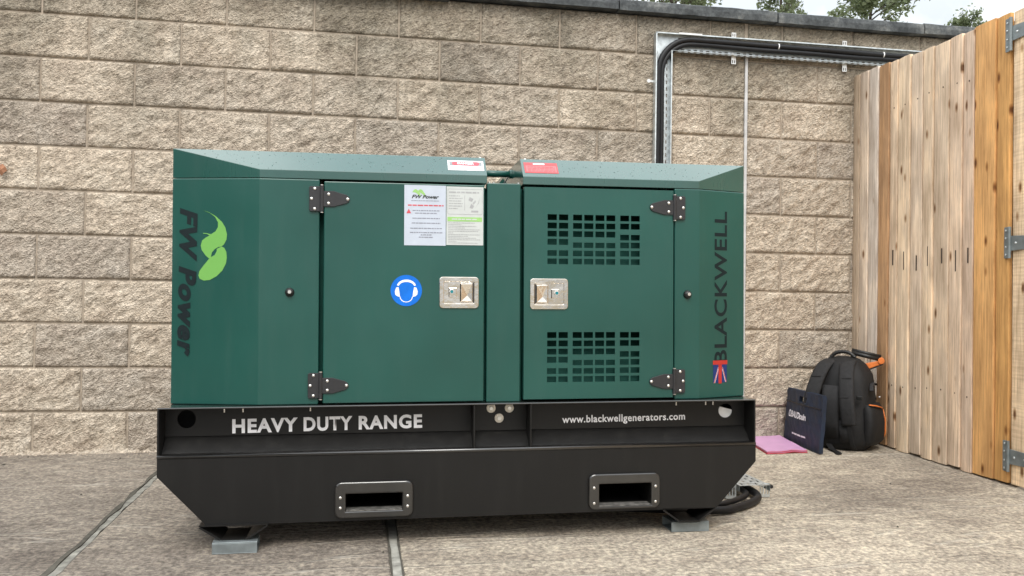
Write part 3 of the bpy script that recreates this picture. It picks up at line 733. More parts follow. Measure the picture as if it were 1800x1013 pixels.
foot(-.906, -.695, .76, .90, -.004); foot(.672, .862, .76, .90, -.012)

# canopy shells
mb = MB(); mb.prism([(-.5355,YF+.002),(xl0,YF+.002),(xl1,YR_),(xl1,BACK),(-.5355,BACK)], 'z', ZB+.0005, ZT); lp = mb.build('end_panel', GREEN, gen, bevel=.004, seg=3)
mb = MB(); mb.prism([(.7205,YF+.002),(xr0,YF+.002),(xr1,YR_),(xr1,BACK),(.7205,BACK)], 'z', ZB+.0005, ZT); rp = mb.build('end_panel', GREEN, gen, bevel=.004, seg=3)
mb = MB(); mb.box((.0365,YF+.002,ZB+.0005),(.1555,.07,ZT+.003)); mb.build('centre_post', GREEN, gen, bevel=.003)
mb = MB(); mb.box((-.5355,.075,ZB+.0005),(.167,BACK-.002,ZT-.01)); mb.box((.167,.15,ZB+.0005),(.7205,BACK-.002,ZT-.01)); mb.build('enclosure_core', GREEN_DARK, gen)
mb = MB(); mb.add([(.20,.045,.50),(.70,.045,.50),(.70,.14,.72),(.20,.14,.72)], [(0,1,2,3)]); mb.add([(.20,.045,.915),(.70,.045,.915),(.70,.14,1.135),(.20,.14,1.135)], [(0,1,2,3)]); mb.build('vent_baffle', GREEN_DARK, gen)
DY = .024
def door_body(x0, x1, z0, z1):
    mb = MB(); mb.box((x0,DY,z0),(x1,DY+.03,z1)); return mb.build('door', GREEN, gen, bevel=.003)
dl = door_body(-.5205, .0262, .4785, 1.2295)
VC = [(.2505,.2838),(.2916,.3250),(.3425,.3755),(.3830,.4165),(.4240,.4570),(.4640,.4970),(.5150,.5480),(.5545,.5875)]
VR = {0: [(1.1335,1.1125),(1.1040,1.0830),(1.0750,1.0545),(1.0467,1.0256),(1.0066,.9862),(.9774,.9572)],
      1: [(1.1335,1.1126),(1.1037,1.0832),(1.0751,1.0542),(1.0350,1.0158),(1.0063,.9861),(.9776,.9572)],
      2: [(1.1335,1.1129),(1.1047,1.0840),(1.0650,1.0448),(1.0370,1.0166),(1.0076,.9872),(.9780,.9574)]}
def vhole(x, z):
    for i, (a, b) in enumerate(VC):
        if a < x < b:
            g_ = 0 if i < 2 else (1 if i < 6 else 2)
            return any(lo < zz < hi for hi, lo in VR[g_] for zz in (z, z+.4158))
    return False
vz = sorted({.4825, 1.2275, *[round(q,4) for g_ in VR.values() for r_ in g_ for q in r_], *[round(q-.4158,4) for g_ in VR.values() for r_ in g_ for q in r_]})
vx = sorted({.1672, .7132, *[q for c in VC for q in c]})
mb = MB(); holed(mb, vx, vz, vhole, DY, DY+.005)
for a, b in (((.1672,DY+.005,.4825),(.1702,.055,1.2275)), ((.7102,DY+.005,.4825),(.7132,.055,1.2275)), ((.1702,DY+.005,1.2245),(.7102,.055,1.2275)), ((.1702,DY+.005,.4825),(.7102,.055,.4855))): mb.box(a, b)
dr = mb.build('door', GREEN, gen)
# roof halves
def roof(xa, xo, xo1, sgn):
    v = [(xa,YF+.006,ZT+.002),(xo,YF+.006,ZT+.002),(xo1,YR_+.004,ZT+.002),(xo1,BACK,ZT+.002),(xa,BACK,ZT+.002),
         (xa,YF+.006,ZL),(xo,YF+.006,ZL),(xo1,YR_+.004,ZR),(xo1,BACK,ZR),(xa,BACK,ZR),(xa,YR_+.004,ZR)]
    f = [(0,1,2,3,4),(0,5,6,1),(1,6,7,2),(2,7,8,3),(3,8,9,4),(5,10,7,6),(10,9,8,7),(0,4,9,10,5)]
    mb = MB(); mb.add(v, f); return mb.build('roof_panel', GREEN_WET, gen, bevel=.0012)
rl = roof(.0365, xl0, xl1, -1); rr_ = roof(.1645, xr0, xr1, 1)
# rain drops lying on the two roof slopes
SL0, SL1 = YF+.006, YR_+.004
dn = Vector((0, -(ZR-ZL), SL1-SL0)).normalized()
mb = MB(); rd = random.Random(5)
for _ in range(430):
    t = rd.random()**.8; x = rd.uniform(xl0-.28*t+.01, xr0+.19*t-.01)
    if .03 < x < .175 or (-.11 < x < .04 and rd.random() < .9): continue
    if noise.noise(Vector((x*4, t*2, 3))) < -.15 and rd.random() < .7: continue
    r_ = rd.uniform(.0007, .0020)
    mb.dome((x, SL0+(SL1-SL0)*t, ZL+(ZR-ZL)*t), r_, r_*.55, 6, dn)
DROP = simple('rain_water', (.006, .04, .032), .04, 0, .5)
o = mb.build('rain_drops', DROP, gen, smooth=True); o['kind'] = 'stuff'
# lifting bar and the things seen through the roof gap
mb = MB(); mb.tube([(.0366,.30,1.311),(.1644,.30,1.311)], .0125, 16); mb.build('lifting_bar', GREEN, gen, smooth=True)
mb = MB(); mb.tube([(.156,.30,1.311),(.1642,.30,1.311)], .0165, 16); mb.build('bar_collar', GREEN, gen)
mb = MB(); mb.add([(.098,.52,1.236),(.1640,.52,1.236),(.1640,.52,1.325),(.135,.52,1.290)], [(0,1,2,3)]); mb.add([(.098,.526,1.236),(.1640,.526,1.236),(.1640,.526,1.325),(.135,.526,1.290)], [(3,2,1,0)]); mb.build('lifting_gusset', GREEN_DARK, gen)
mb = MB(); mb.tube([(.108,.20,1.239),(.142,.24,1.290)], .0022, 8); mb.build('thin_hose', CABLE, gen)
for xc in (.047,.062,.150): 
    mb = MB(); mb.tube([(xc,.055,1.238),(xc,.055,1.2455)], .0042, 6); mb.build('post_bolt', ZINC, gen)
for xc in (.0215, .185):
    mb = MB(); mb.dome((xc,.118,1.337), .0055, .006, 8, (0,0,1)); mb.build('roof_bolt', ZINC, gen)

# hinges
def hinge(xb, zc, s):
    """s=+1: strap runs toward +x"""
    X = lambda d: xb+s*d
    o = MB(); o.tube([(xb,DY-.003,zc-.045),(xb,DY-.003,zc+.045)], .0068, 12); root = o.build('hinge', BLACK_HINGE, gen, bevel=.0008, seg=1)
    pts = [(X(-.042),zc-.039),(X(-.038),zc-.0425),(X(-.004),zc-.0425),(X(-.004),zc+.0425),(X(-.038),zc+.0425),(X(-.042),zc+.039)]
    m_ = MB(); m_.prism(pts, 'y', YF-.006, YF+.001); m_.build('fixed_leaf', BLACK_HINGE, root, bevel=.001, seg=1)
    pts = [(X(.004),zc-.0265),(X(.040),zc-.0265),(X(.082),zc-.0145),(X(.090),zc-.009),(X(.0935),zc),(X(.090),zc+.009),(X(.082),zc+.0145),(X(.040),zc+.0265),(X(.004),zc+.0265)]
    m_ = MB(); m_.prism(pts, 'y', DY-.005, DY-.0003); m_.build('strap_leaf', BLACK_HINGE, root, bevel=.001, seg=1)
    for dz in (-.0475, .0450):
        m_ = MB(); m_.tube([(xb,DY-.003,zc+dz),(xb,DY-.003,zc+dz+.0025)], .0058, 10); m_.build('pin_end', ZINC, root)
    for dx, dz, yy in ((-.0235,.034,YF-.006), (-.034,.0,YF-.006), (-.0235,-.034,YF-.006), (.0225,.0155,DY-.005), (.0225,-.0155,DY-.005), (.086,.0,DY-.005)):
        m_ = MB(); m_.dome((X(dx),yy,zc+dz), .0058, .0035, 10); m_.build('screw', ZINC, root, smooth=True)
hinge(-.5278, 1.1695, 1); hinge(-.5278, .5385, 1); hinge(.7168, 1.1655, -1); hinge(.7168, .5400, -1)
# paddle latches
def latch(x0, x1, z0, z1, s):
    cx = (x0+x1)/2; w = (x1-x0)/2; X = lambda d: cx+s*d
    mb = MB(); n = 6
    outer = rrect(x0, z0, x1, z1, .012, 5); inner = rrect(cx-.0525, z0+.0170, cx+.0525, z1-.0170, .004, 5)
    ring(mb, outer, inner, DY-.005, DY-.0003); root = mb.build('paddle_latch', CHROME, gen, bevel=.0022, seg=3)
    mb = MB(); mb.prism(inner, 'y', DY-.0018, DY-.0003); mb.build('latch_dish', CHROME, root)
    a, b = sorted((X(.003), X(.0485)))
    mb = MB(); zc = (z0+z1)/2
    mb.add([(a,DY-.0020,z0+.020),(b,DY-.0020,z0+.020),(b,DY-.0020,z1-.020),(a,DY-.0020,z1-.020),
            (a+.003,DY-.011,z0+.024),(b-.003,DY-.006,z0+.024),(b-.003,DY-.006,z1-.024),(a+.003,DY-.011,z1-.024),
            (a*.45+b*.55,DY-.0045,zc-.010)], [(0,1,5,4),(1,2,6,5),(2,3,7,6),(3,0,4,7),(4,5,8),(5,6,8),(6,7,8),(7,4,8)])
    mb.build('paddle', CHROME, root, bevel=.0015)
    c0, c1 = sorted((X(-.036), X(-.008)))
    mb = MB(); mb.box((c0,DY-.006,zc-.017),(c1,DY-.0019,zc+.017)); mb.build('lock_body', CHROME, root, bevel=.002)
    mb = MB(); mb.disc((X(-.026),zc+.003), .0095, DY-.0115, DY-.006, 6); mb.build('lock_nut', ZINC, root, bevel=.001)
    mb = MB(); mb.disc((X(-.026),zc+.003), .0055, DY-.0135, DY-.0115, 14); mb.build('key_lock', TEAL, root)
    a, b = sorted((X(.0492), X(.0520)))
    mb = MB(); mb.box((a,DY-.0032,z0+.019),(b,DY-.0019,z1-.019)); mb.build('latch_slot', VOID, root)
TEAL = simple('teal_key_plug', (.02, .22, .26), .25, .4)
latch(-.1293, .0072, .8008, .9095, 1); latch(.1885, .3245, .7979, .9062, -1)
for xc, zc in ((-.632,.853), (.7693,.8526)):
    mb = MB(); mb.dome((xc,YF+.001,zc), .0155, .014, 16); o = mb.build('rubber_stop', RUBBER, gen, smooth=True)
    mb = MB(); mb.tube([(xc+.001,YF-.012,zc+.001),(xc+.001,YF-.0165,zc+.001)], .0058, 12); mb.build('stop_screw', ZINC, o)

# notices on the left door
def words(mb, x0, x1, z, h, y, rnd, fill=.85, align='c', gap=.2):
    L_ = (x1-x0)*fill; x = x0 if align == 'l' else (x0+x1)/2-L_/2; e = x+L_
    while x < e:
        w_ = min(rnd.uniform(1.6, 5.0)*h, e-x)
        if w_ > h*.4: mb.box((x,y,z-h/2),(x+w_,y+.0003,z+h/2))
        x += w_ + h*.6
NY = DY-.0014
rn = random.Random(11)
mb = MB(); mb.box((-.2510,NY,1.0165),(-.1083,DY-.0004,1.2240)); nt1 = mb.build('notice', PAPER, gen); nt1['label'] = 'white laminated notice with a green logo and a red warning line'
PYY = NY-.0005
text('lettering', 'FW Power', INK, nt1, (-.226, PYY, 1.178), (1,0,0), (0,0,1), .094, .0125, .03, .32)
mb = MB()
def leafshape(mb, cx, cz, s, y):
    for dx in (0, .016):
        pts = []
        for k_ in range(9): t = k_/8; pts.append((cx+s*(dx+.026*t), cz+s*(.012*math.sin(math.pi*min(1,t*1.1))**.8 - .004*t)))
        for k_ in range(8, -1, -1): t = k_/8; pts.append((cx+s*(dx+.026*t), cz+s*(.012*math.sin(math.pi*min(1,t*1.1))**.8*.35 - .013*t)))
        mb.prism(pts, 'y', y-.0002*dx*60, y+.0003)
leafshape(mb, -.224, 1.199, 1.05, PYY); mb.build('logo', GREEN_PRINT, nt1)
mb = MB(); words(mb, -.24, -.115, 1.1545, .0042, PYY, rn, .98); mb.prism([(-.2437,1.1265),(-.2275,1.1265),(-.2356,1.1425)], 'y', PYY, PYY+.0003); mb.build('red_print', RED_PRINT, nt1)
mb = MB(); words(mb, -.23, -.13, 1.1705, .0022, PYY, rn, .95)
for z_, f_ in ((1.1365,.75),(1.1275,.62),(1.1100,.76),(1.0935,.80),(1.0755,.88),(1.0610,.9),(1.0530,.3),(1.0450,.4)): words(mb, -.238, -.114, z_, .0030, PYY, rn, f_)
mb.build('print', GREY_PRINT, nt1)
mb = MB(); mb.box((-.1062,NY,1.0195),(.0222,DY-.0004,1.2222)); nt2 = mb.build('notice', PAPER2, gen); nt2['label'] = 'off white laminated instruction sheet with a green heading bar'
mb = MB(); mb.box((-.1025,PYY,1.1015),(.0175,PYY+.0003,1.1165)); mb.build('green_heading', GREEN_PRINT, nt2)
mb = MB(); words(mb, -.09, .005, 1.1090, .0042, PYY-.0004, rn, .95); mb.build('heading_print', PAPER2, nt2)
mb = MB(); ring(mb, rrect(-.1025,1.1260,.0185,1.2140,.004,3), rrect(-.1016,1.1269,.0176,1.2131,.004,3), PYY, PYY+.0003)
words(mb, -.098, .012, 1.2025, .0050, PYY, rn, .95, 'l')
for i in range(6): words(mb, -.098, -.050, 1.190-.0088*i, .0028, PYY, rn, (.8,1,.95,1,.95,.65)[i], 'l')
mb.box((-.0440,PYY,1.140),(-.0425,PYY+.0003,1.192))
for i in range(13): words(mb, -.100, .015, 1.0965-.0058*i, .0021, PYY, rn, (.8,.4,.85,.5,.95,.9,.15,.95,.6,.85,.98,.25,.9)[i], 'l')
mb.build('print', PALE_PRINT, nt2)
mb = MB()
for pts in ([(-.030,1.176),(-.018,1.170),(-.013,1.180),(-.026,1.187)], [(-.026,1.150),(-.016,1.146),(-.010,1.156),(-.020,1.164)], [(-.016,1.166),(-.006,1.176),(-.004,1.170),(-.012,1.160)], [(-.006,1.150),(.006,1.166),(.009,1.186),(.004,1.166)], [(-.020,1.134),(.004,1.134),(.004,1.140),(-.020,1.140)]):
    mb.prism(pts, 'y', PYY, PYY+.0003)
mb.build('diagram', PALE_PRINT, nt2)
# ear defender sign
SC = (-.2425,.861)
mb = MB(); mb.disc(SC, .0535, DY-.0014, DY-.0004, 40); sg = mb.build('safety_sign', BLUE_SIGN, gen); sg['label'] = 'round blue sign with a white ear defender pictogram'
def arcband(mb, cx, cz, rx0, rz0, rx1, rz1, a0, a1, y, n=20):
    o_ = [(cx+rx1*math.cos(R(a0+(a1-a0)*k_/n)), cz+rz1*math.sin(R(a0+(a1-a0)*k_/n))) for k_ in range(n+1)]
    i_ = [(cx+rx0*math.cos(R(a0+(a1-a0)*k_/n)), cz+rz0*math.sin(R(a0+(a1-a0)*k_/n))) for k_ in range(n+1)]
    for k_ in range(n): mb.prism([o_[k_], o_[k_+1], i_[k_+1], i_[k_]], 'y', y, y+.0003)
mb = MB(); py = DY-.0018; cx, cz = SC
arcband(mb, cx+.0005, cz+.014, .026, .0155, .0325, .0235, 8, 172, py)
for s in (-1, 1):
    pts = [(cx+s*.0265, cz+.012), (cx+s*.0345, cz+.010), (cx+s*.0390, cz-.003), (cx+s*.0375, cz-.014), (cx+s*.0310, cz-.0195), (cx+s*.0215, cz-.0215), (cx+s*.0235, cz-.004)]
    mb.prism(pts, 'y', py, py+.0003)
arcband(mb, cx, cz-.021, .0195, .0170, .0222, .0195, 180, 360, py)
mb.build('pictogram', WHITE_PRINT, sg)

# lettering and logos on the end panels
def cham(side, x):   # point on the angled panel at local x
    a, b = (xl0, xl1) if side < 0 else (xr0, xr1)
    t = (x-a)/(b-a); return YF+.002 + t*(YR_-YF-.002)
dl_ = Vector((xl1-xl0, YR_-YF-.002, 0)).normalized(); dr_ = Vector((xr1-xr0, YR_-YF-.002, 0)).normalized()
nl = Vector((-(YR_-YF-.002), xl1-xl0, 0)).normalized()      # outward of the left chamfer
nr = Vector(((YR_-YF-.002), -(xr1-xr0), 0)).normalized()
def on_l(x): return Vector((x, cham(-1, x), 0)) + nl*.0006
def on_r(x): return Vector((x, cham(1, x), 0)) + nr*.0006
p0 = on_l(-1.000); p0.z = 1.136
up_ = -dl_
text('lettering', 'FW Power', DARK_PRINT, lp, p0, (-.012,0,-1), up_, .500, .0620, .045, .26, spacing=1.12)
def onpanel(mb, polys, fn, nrm, lift=0):
    for k_, pts in enumerate(polys):
        n = len(pts); a = [fn(x)+Vector((0,0,z))+nrm*lift for x, z in pts]; b = [p - nrm*.0005 for p in a]
        mb.add(a+b, [tuple(range(n)), tuple(range(2*n-1,n-1,-1))]+[(i,n+i,n+(i+1) % n,(i+1) % n) for i in range(n)])
    return mb
def pxl(u, v):  # logo traced as its own shape: u across the panel, v down, in metres from the logo's upper corner
    return (-.921+u, 1.127-v)
SW1 = [(.000,.000),(.020,.006),(.043,.020),(.063,.038),(.075,.058),(.0805,.080),(.079,.098),(.071,.114),(.063,.121),(.052,.123),(.040,.130),(.030,.142),(.027,.158),(.021,.162),(.008,.150),(-.004,.133),(-.0075,.118),(-.003,.101),(.008,.092),(.022,.084),(.013,.079),(.001,.078),(.000,.0755),(.012,.0765),(.027,.080),(.042,.070),(.050,.056),(.050,.040),(.040,.022),(.022,.008)]
SW2 = [(.063,.1215),(.072,.126),(.079,.140),(.0805,.160),(.078,.178),(.066,.202),(.047,.221),(.024,.234),(.004,.236),(-.010,.230),(-.0145,.219),(-.011,.204),(.002,.186),(.020,.164),(.0275,.157),(.040,.150),(.046,.138),(.047,.129)]
mb = MB(); onpanel(mb, [[pxl(*p) for p in SW1]], on_l, nl, .0002); onpanel(mb, [[pxl(*p) for p in SW2]], on_l, nl, .0003); mb.build('logo', LIME, lp)
p0 = on_r(.9385); p0.z = .6005
text('lettering', 'BLACKWELL', DARK_PRINT, rp, p0, (0,0,1), -dr_, .560, .0600, .018, 0, spacing=1.06)
flag = MB(); onpanel(flag, [[(.8765,.5285),(.8765,.6000),(.9380,.6000),(.9380,.5300)]], on_r, nr, .0003); fo = flag.build('flag_decal', FLAG_BLUE, rp)
mb = MB(); onpanel(mb, [[(.8790,.5285),(.8845,.5285),(.9000,.5780),(.8985,.5860)], [(.9365,.5310),(.9310,.5310),(.9160,.5800),(.9180,.5870)]], on_r, nr, .0006); mb.build('flag_white', WHITE_PRINT, fo)
mb = MB(); onpanel(mb, [[(.8750,.5960),(.8750,.6110),(.9395,.6110),(.9395,.5960)], [(.9000,.5265),(.9000,.5980),(.9145,.5980),(.9145,.5265)], [(.8795,.5285),(.8830,.5285),(.8993,.5800),(.8985,.5840)], [(.9360,.5310),(.9325,.5310),(.9165,.5820),(.9175,.5860)]], on_r, nr, .0009); mb.build('flag_red', FLAG_RED, fo)
# lettering on the rail
for w_, xa, xb_ in (('HEAVY', -.8225, -.6065), ('DUTY', -.587, -.4225), ('RANGE', -.401, -.1820)):
    text('lettering', w_, WHITE_PRINT, gen, (xa,.0845,.3740+(xa+.8225)*.0103), (1,0,.0103), (-.0103,0,1), xb_-xa, .0485, .036, spacing=1.12)
text('lettering', 'www.blackwellgenerators.com', WHITE_PRINT, gen, (.3190,.0845,.3800), (1,0,.0090), (-.009,0,1), .4625, .0345, .022, spacing=1.08)
# stickers on the roof slope
def slope(x, t): return Vector((x, SL0+(SL1-SL0)*t, ZL+(ZR-ZL)*t)) + dn*.0008
def patch(mb, x0, x1, t0, t1, lift, skew=0):
    a = [slope(x0,t0),slope(x1,t0),slope(x1+skew,t1),slope(x0+skew,t1)]; a = [p+dn*lift for p in a]; b = [p-dn*.0004 for p in a]
    mb.add(a+b, [(0,1,2,3),(7,6,5,4),(0,4,5,1),(1,5,6,2),(2,6,7,3),(3,7,4,0)]); return mb
s1 = patch(MB(), -.0985, .0280, .24, .79, 0).build('warning_label', WHITE_PRINT, gen); s1['label'] = 'white danger label on the roof slope'
patch(MB(), -.0930, .0225, .50, .73, .0004).build('grey_band', GREY_STICK, s1)
mb = MB(); 
for (xa, xb_, ta, tb) in ((-.078,.008,.51,.72), (-.083,.013,.55,.68)): patch(mb, xa, xb_, ta, tb, .0007 if xa > -.08 else .0009)
mb.build('red_lozenge', RED_PRINT, s1)
o3 = slope(-.064,.555)+dn*.0013; upv = (slope(0,1)-slope(0,0)).normalized()
text('lettering', 'DANGER', WHITE_PRINT, s1, o3, (1,0,0), upv, .058, .013, .03)
mb = MB()
for t_, xa, xb_ in ((.41,-.068,-.002), (.31,-.088,.018)):
    x = xa
    while x < xb_: w_ = rn.uniform(.006,.014); patch(mb, x, min(x+w_, xb_), t_, t_+.045, .0004); x += w_+.003
mb.build('print', GREY_PRINT, s1)
s2 = patch(MB(), .1740, .2960, .20, .80, 0).build('warning_label', RED_STICK, gen); s2['label'] = 'red warning label on the roof slope'
patch(MB(), .1795, .2905, .26, .62, .0004).build('pink_panel', PINK_PRINT, s2)
patch(MB(), .2080, .2500, .68, .755, .0004).build('heading', WHITE_PRINT, s2)
mb = MB()
for t_ in (.53,.45,.37,.30):
    x = .186
    while x < .284: w_ = rn.uniform(.006,.016); patch(mb, x, min(x+w_, .285), t_, t_+.028, .0008); x += w_+.003
mb.build('print', RED_STICK, s2)

# ------------------------------------------------------------------ steel packing pads under the feet
def pad(x0, x1, yw, h, d, rz, lab):
    w = x1-x0; t = .0035; xc = (x0+x1)/2
    o = empty('packing_pad', (xc, yw, gz(xc, yw)+.0005), rz)
    mb = MB(); mb.box((-w/2,0,0),(w/2,d,t)); mb.box((-w/2,0,h-t),(w/2,d,h)); mb.box((-w/2,0,t),(w/2,t,h-t)); mb.box((-w/2,d-t,t),(w/2,d,h-t))
    o2 = mb.build('steel_channel', GALV_DULL, o, bevel=.0012, seg=1)
    return tag(o, lab, 'steel pad', 'steel pads under the generator feet')
pad(.9357, 1.0767, -1.782, .0375, .10, .03, 'short grey steel channel under the generator foot nearer the cracked joint at left')
pad(2.5083, 2.6509, -1.751, .0365, .10, -.012, 'short grey steel channel under the right generator foot beside the floor cable')

# ------------------------------------------------------------------ floor tray end and the cable that loops into it
ft = empty('floor_cable_tray', (3.03,-1.16,gz(3.03,-1.16)))
tag(ft, 'short end of perforated galvanised tray raised off the concrete beside the generator base', 'cable tray')
fz = .055
mb = MB(); xs = [-.085]
fsl = slots(-.34, .10, .05, .022)
holed(mb, [-.075,-.060,-.050,-.030,-.020,.005,.015,.035,.045,.060], sorted({-.19, 1.08, *[a for ab in slots(-.175,1.06,.05,.024) for a in ab]}),
      lambda x, y: any(a < x < a+.010 for a in (-.060,-.030,.005,.035)) and any(a < y < b for a, b in slots(-.175,1.06,.05,.024)), fz, fz+.0015)
mb.map(lambda p: (p.x, p.z, p.y)); mb.build('tray_bed', GALV, ft)
mb = MB(); mb.box((-.0765,-.19,fz-.024),(-.075,1.08,fz+.0015)); mb.build('side_flange', GALV_DULL, ft)
mb = MB(); mb.box((.060,-.19,fz-.024),(.0615,1.08,fz+.0015)); mb.build('side_flange', GALV_DULL, ft)
for xc, yc in ((-.105,-.175), (.050,-.165), (-.09,.45), (.05,.45)):
    mb = MB(); holed(mb, [xc-.022,xc-.016,xc-.009,xc-.004,xc+.004,xc+.009,xc+.016,xc+.022], [0,.012,.045,.058], lambda x, z: .012 < z < .045 and (xc-.016 < x < xc-.009 or xc-.004 < x < xc+.004 or xc+.009 < x < xc+.016), yc, yc+.003)
    mb.box((xc-.022,yc+.003,0),(xc+.022,yc+.04,.003)); mb.build('strut_foot', GALV, ft)
mb = MB(); mb.tube([(.070,-.185,fz-.008),(.070,-.165,fz-.008)], .008, 8); mb.build('end_bolt', RUBBER, ft)
def bez(P, n=22):
    out = []
    P = [Vector(p) for p in P]
    for i in range(len(P)-1):
        a = P[max(i-1,0)]; b = P[i]; c = P[i+1]; d = P[min(i+2,len(P)-1)]
        for k_ in range(n//2):
            t = k_/(n//2); out.append(.5*((2*b)+(c-a)*t+(2*a-5*b+4*c-d)*t*t+(3*b-a-3*c+d)*t**3))
    out.append(P[-1]); return out
gzz = gz(2.9,-1.4)
mb = MB(); mb.tube(bez([(2.10,-1.50,gzz+.045),(2.50,-1.56,gzz+.03),(2.768,-1.56,gzz+.017),(2.861,-1.527,gzz+.016),(2.95,-1.465,gzz+.018),(3.012,-1.40,gzz+.022),(3.03,-1.32,gzz+.028),(3.025,-1.15,gzz+.033),(3.02,-.75,gzz+.034),(3.03,-.12,gzz+.040)]), .0155, 12)
tag(mb.build('power_cable', CABLE, smooth=True), 'thick black cable curving out from under the generator base into the floor tray', 'cable')
mb = MB(); mb.tube(bez([(2.10,-1.47,gzz+.055),(2.50,-1.525,gzz+.04),(2.76,-1.525,gzz+.030),(2.85,-1.49,gzz+.030),(2.925,-1.43,gzz+.030),(2.975,-1.37,gzz+.031),(2.988,-1.30,gzz+.033),(2.985,-1.15,gzz+.034),(2.98,-.75,gzz+.035),(2.99,-.12,gzz+.041)]), .0115, 12)
tag(mb.build('power_cable', CABLE, smooth=True), 'thinner black cable lying inside the thick one at the floor tray end', 'cable')

mb = MB(); rb = random.Random(17)
for _ in range(46):
    x = rb.uniform(-.6, 4.2); y = rb.choice((rb.uniform(-2.6,-.9), rb.uniform(-.35,-.02)))
    if .8 < x < 2.8 and y > -1.8: continue
    a = rb.uniform(0, 3.14); l_ = rb.uniform(.005,.016); w_ = rb.uniform(.002,.005); z = gz(x,y)
    c, s_ = math.cos(a), math.sin(a)
    mb.add([(x-c*l_,y-s_*l_,z+.002),(x+s_*w_,y-c*w_,z+.001),(x+c*l_,y+s_*l_,z+.003),(x-s_*w_,y+c*w_,z+.001),(x,y,z+.007)], [(0,1,4),(1,2,4),(2,3,4),(3,0,4)])
tag(mb.build('leaf_litter', CRACK), kind='stuff')
mb = MB()
for _ in range(620):
    x = rb.uniform(-1.2, 4.25); y = -.012-abs(rb.gauss(0,.022)) if rb.random() < .8 else rb.uniform(-.12,-.02)
    if noise.noise(Vector((x*3.1, 4, 2))) < -.05 and rb.random() < .8: continue
    r_ = rb.uniform(.002,.0085); z = gz(x,y); p_ = [Vector((rb.gauss(0,1), rb.gauss(0,1), rb.uniform(.1,1))).normalized()*r_ for _ in range(4)]
    mb.add([(x+r_,y,z),(x-r_*.6,y+r_*.8,z),(x-r_*.5,y-r_*.9,z),(x+p_[0].x*.4,y+p_[0].y*.4,z+r_*1.1)], [(0,1,3),(1,2,3),(2,0,3),(2,1,0)])
tag(mb.build('rubble', MORTAR), kind='stuff')

# ------------------------------------------------------------------ bags by the corner
bx, by = 4.036, -.305
bz = gz(bx, by)
bag = empty('backpack', (bx, by, bz), R(-52)); bag.scale = (1.12, 1.08, .965)
tag(bag, 'black backpack with padded straps and orange zips leaning in the fence corner', 'backpack')
def loft(levels, n=28, e=2.8):
    """levels: (z, cx, cy, halfwidth, halfdepth)"""
    mb = MB(); vs = []; fs = []
    for (z, cx, cy, w, d) in levels:
        for k_ in range(n):
            q = 2*math.pi*k_/n; c, s = math.cos(q), math.sin(q)
            vs.append((cx+w*math.copysign(abs(c)**(2/e), c), cy+d*math.copysign(abs(s)**(2/e), s), z))
    for i in range(len(levels)-1):
        for k_ in range(n): fs.append((i*n+k_, i*n+(k_+1) % n, (i+1)*n+(k_+1) % n, (i+1)*n+k_))
    fs += [tuple(range(n-1,-1,-1)), tuple(range((len(levels)-1)*n, len(levels)*n))]
    mb.add(vs, fs); return mb
def crumple(mb, amp, sc, seed):
    mb.map(lambda p: p + noise.noise_vector(Vector((p.x*sc+seed, p.y*sc, p.z*sc)))*amp); return mb
# local frame: -y is the strap side facing the camera, +x side carries the orange pocket
b1 = loft([(.0,0,.0,.120,.090),(.012,0,.0,.148,.112),(.06,0,.0,.158,.125),(.16,0,.0,.160,.128),(.28,0,.008,.158,.122),(.37,0,.016,.150,.112),(.43,0,.026,.135,.098),(.475,0,.036,.110,.080),(.502,0,.044,.078,.058),(.513,0,.048,.040,.032)])
crumple(b1, .013, 13, 2); crumple(b1, .006, 38, 6); b1.build('main_bag', FABRIC, bag, smooth=True)
mb = MB(); mb.tube(bez([(-.150,.060,.06),(-.152,.062,.25),(-.120,.075,.41),(-.055,.085,.490),(.0,.088,.503),(.055,.085,.490),(.120,.075,.41),(.152,.062,.28)], 12), .0042, 8); mb.build('main_zip', RUBBER, bag, smooth=True)
mb = MB(); mb.tube(bez([(.172,-.055,.34),(.160,-.02,.37),(.150,.05,.375),(.140,.10,.36)], 10), .010, 8, squash=.35); mb.build('compression_strap', FABRIC2, bag, smooth=True)
b2 = loft([(.03,0,.155,.105,.045),(.05,0,.155,.120,.058),(.18,0,.155,.125,.062),(.26,0,.150,.115,.055),(.32,0,.140,.09,.04),(.335,0,.135,.06,.02)]); crumple(b2, .008, 16, 9); b2.build('front_pocket', FABRIC, bag, smooth=True)
b3 = loft([(.03,.150,.01,.020,.075),(.06,.160,.01,.032,.090),(.16,.163,.01,.034,.092),(.235,.158,.012,.028,.088),(.262,.152,.014,.014,.080)], 24, 3.2); crumple(b3, .006, 18, 4); sp = b3.build('side_pocket', FABRIC, bag, smooth=True)
mb = MB(); mb.tube([(.165,-.066,.262),(.182,-.040,.258),(.187,.0,.250),(.186,.045,.240),(.176,.085,.226)], .0055, 8, squash=.7); mb.build('orange_zip', ORANGE, sp, smooth=True)
mb = MB(); mb.tube([(.176,.095,.225),(.186,.100,.17),(.186,.104,.09),(.172,.104,.05)], .0035, 8); mb.build('orange_zip', ORANGE, sp, smooth=True)
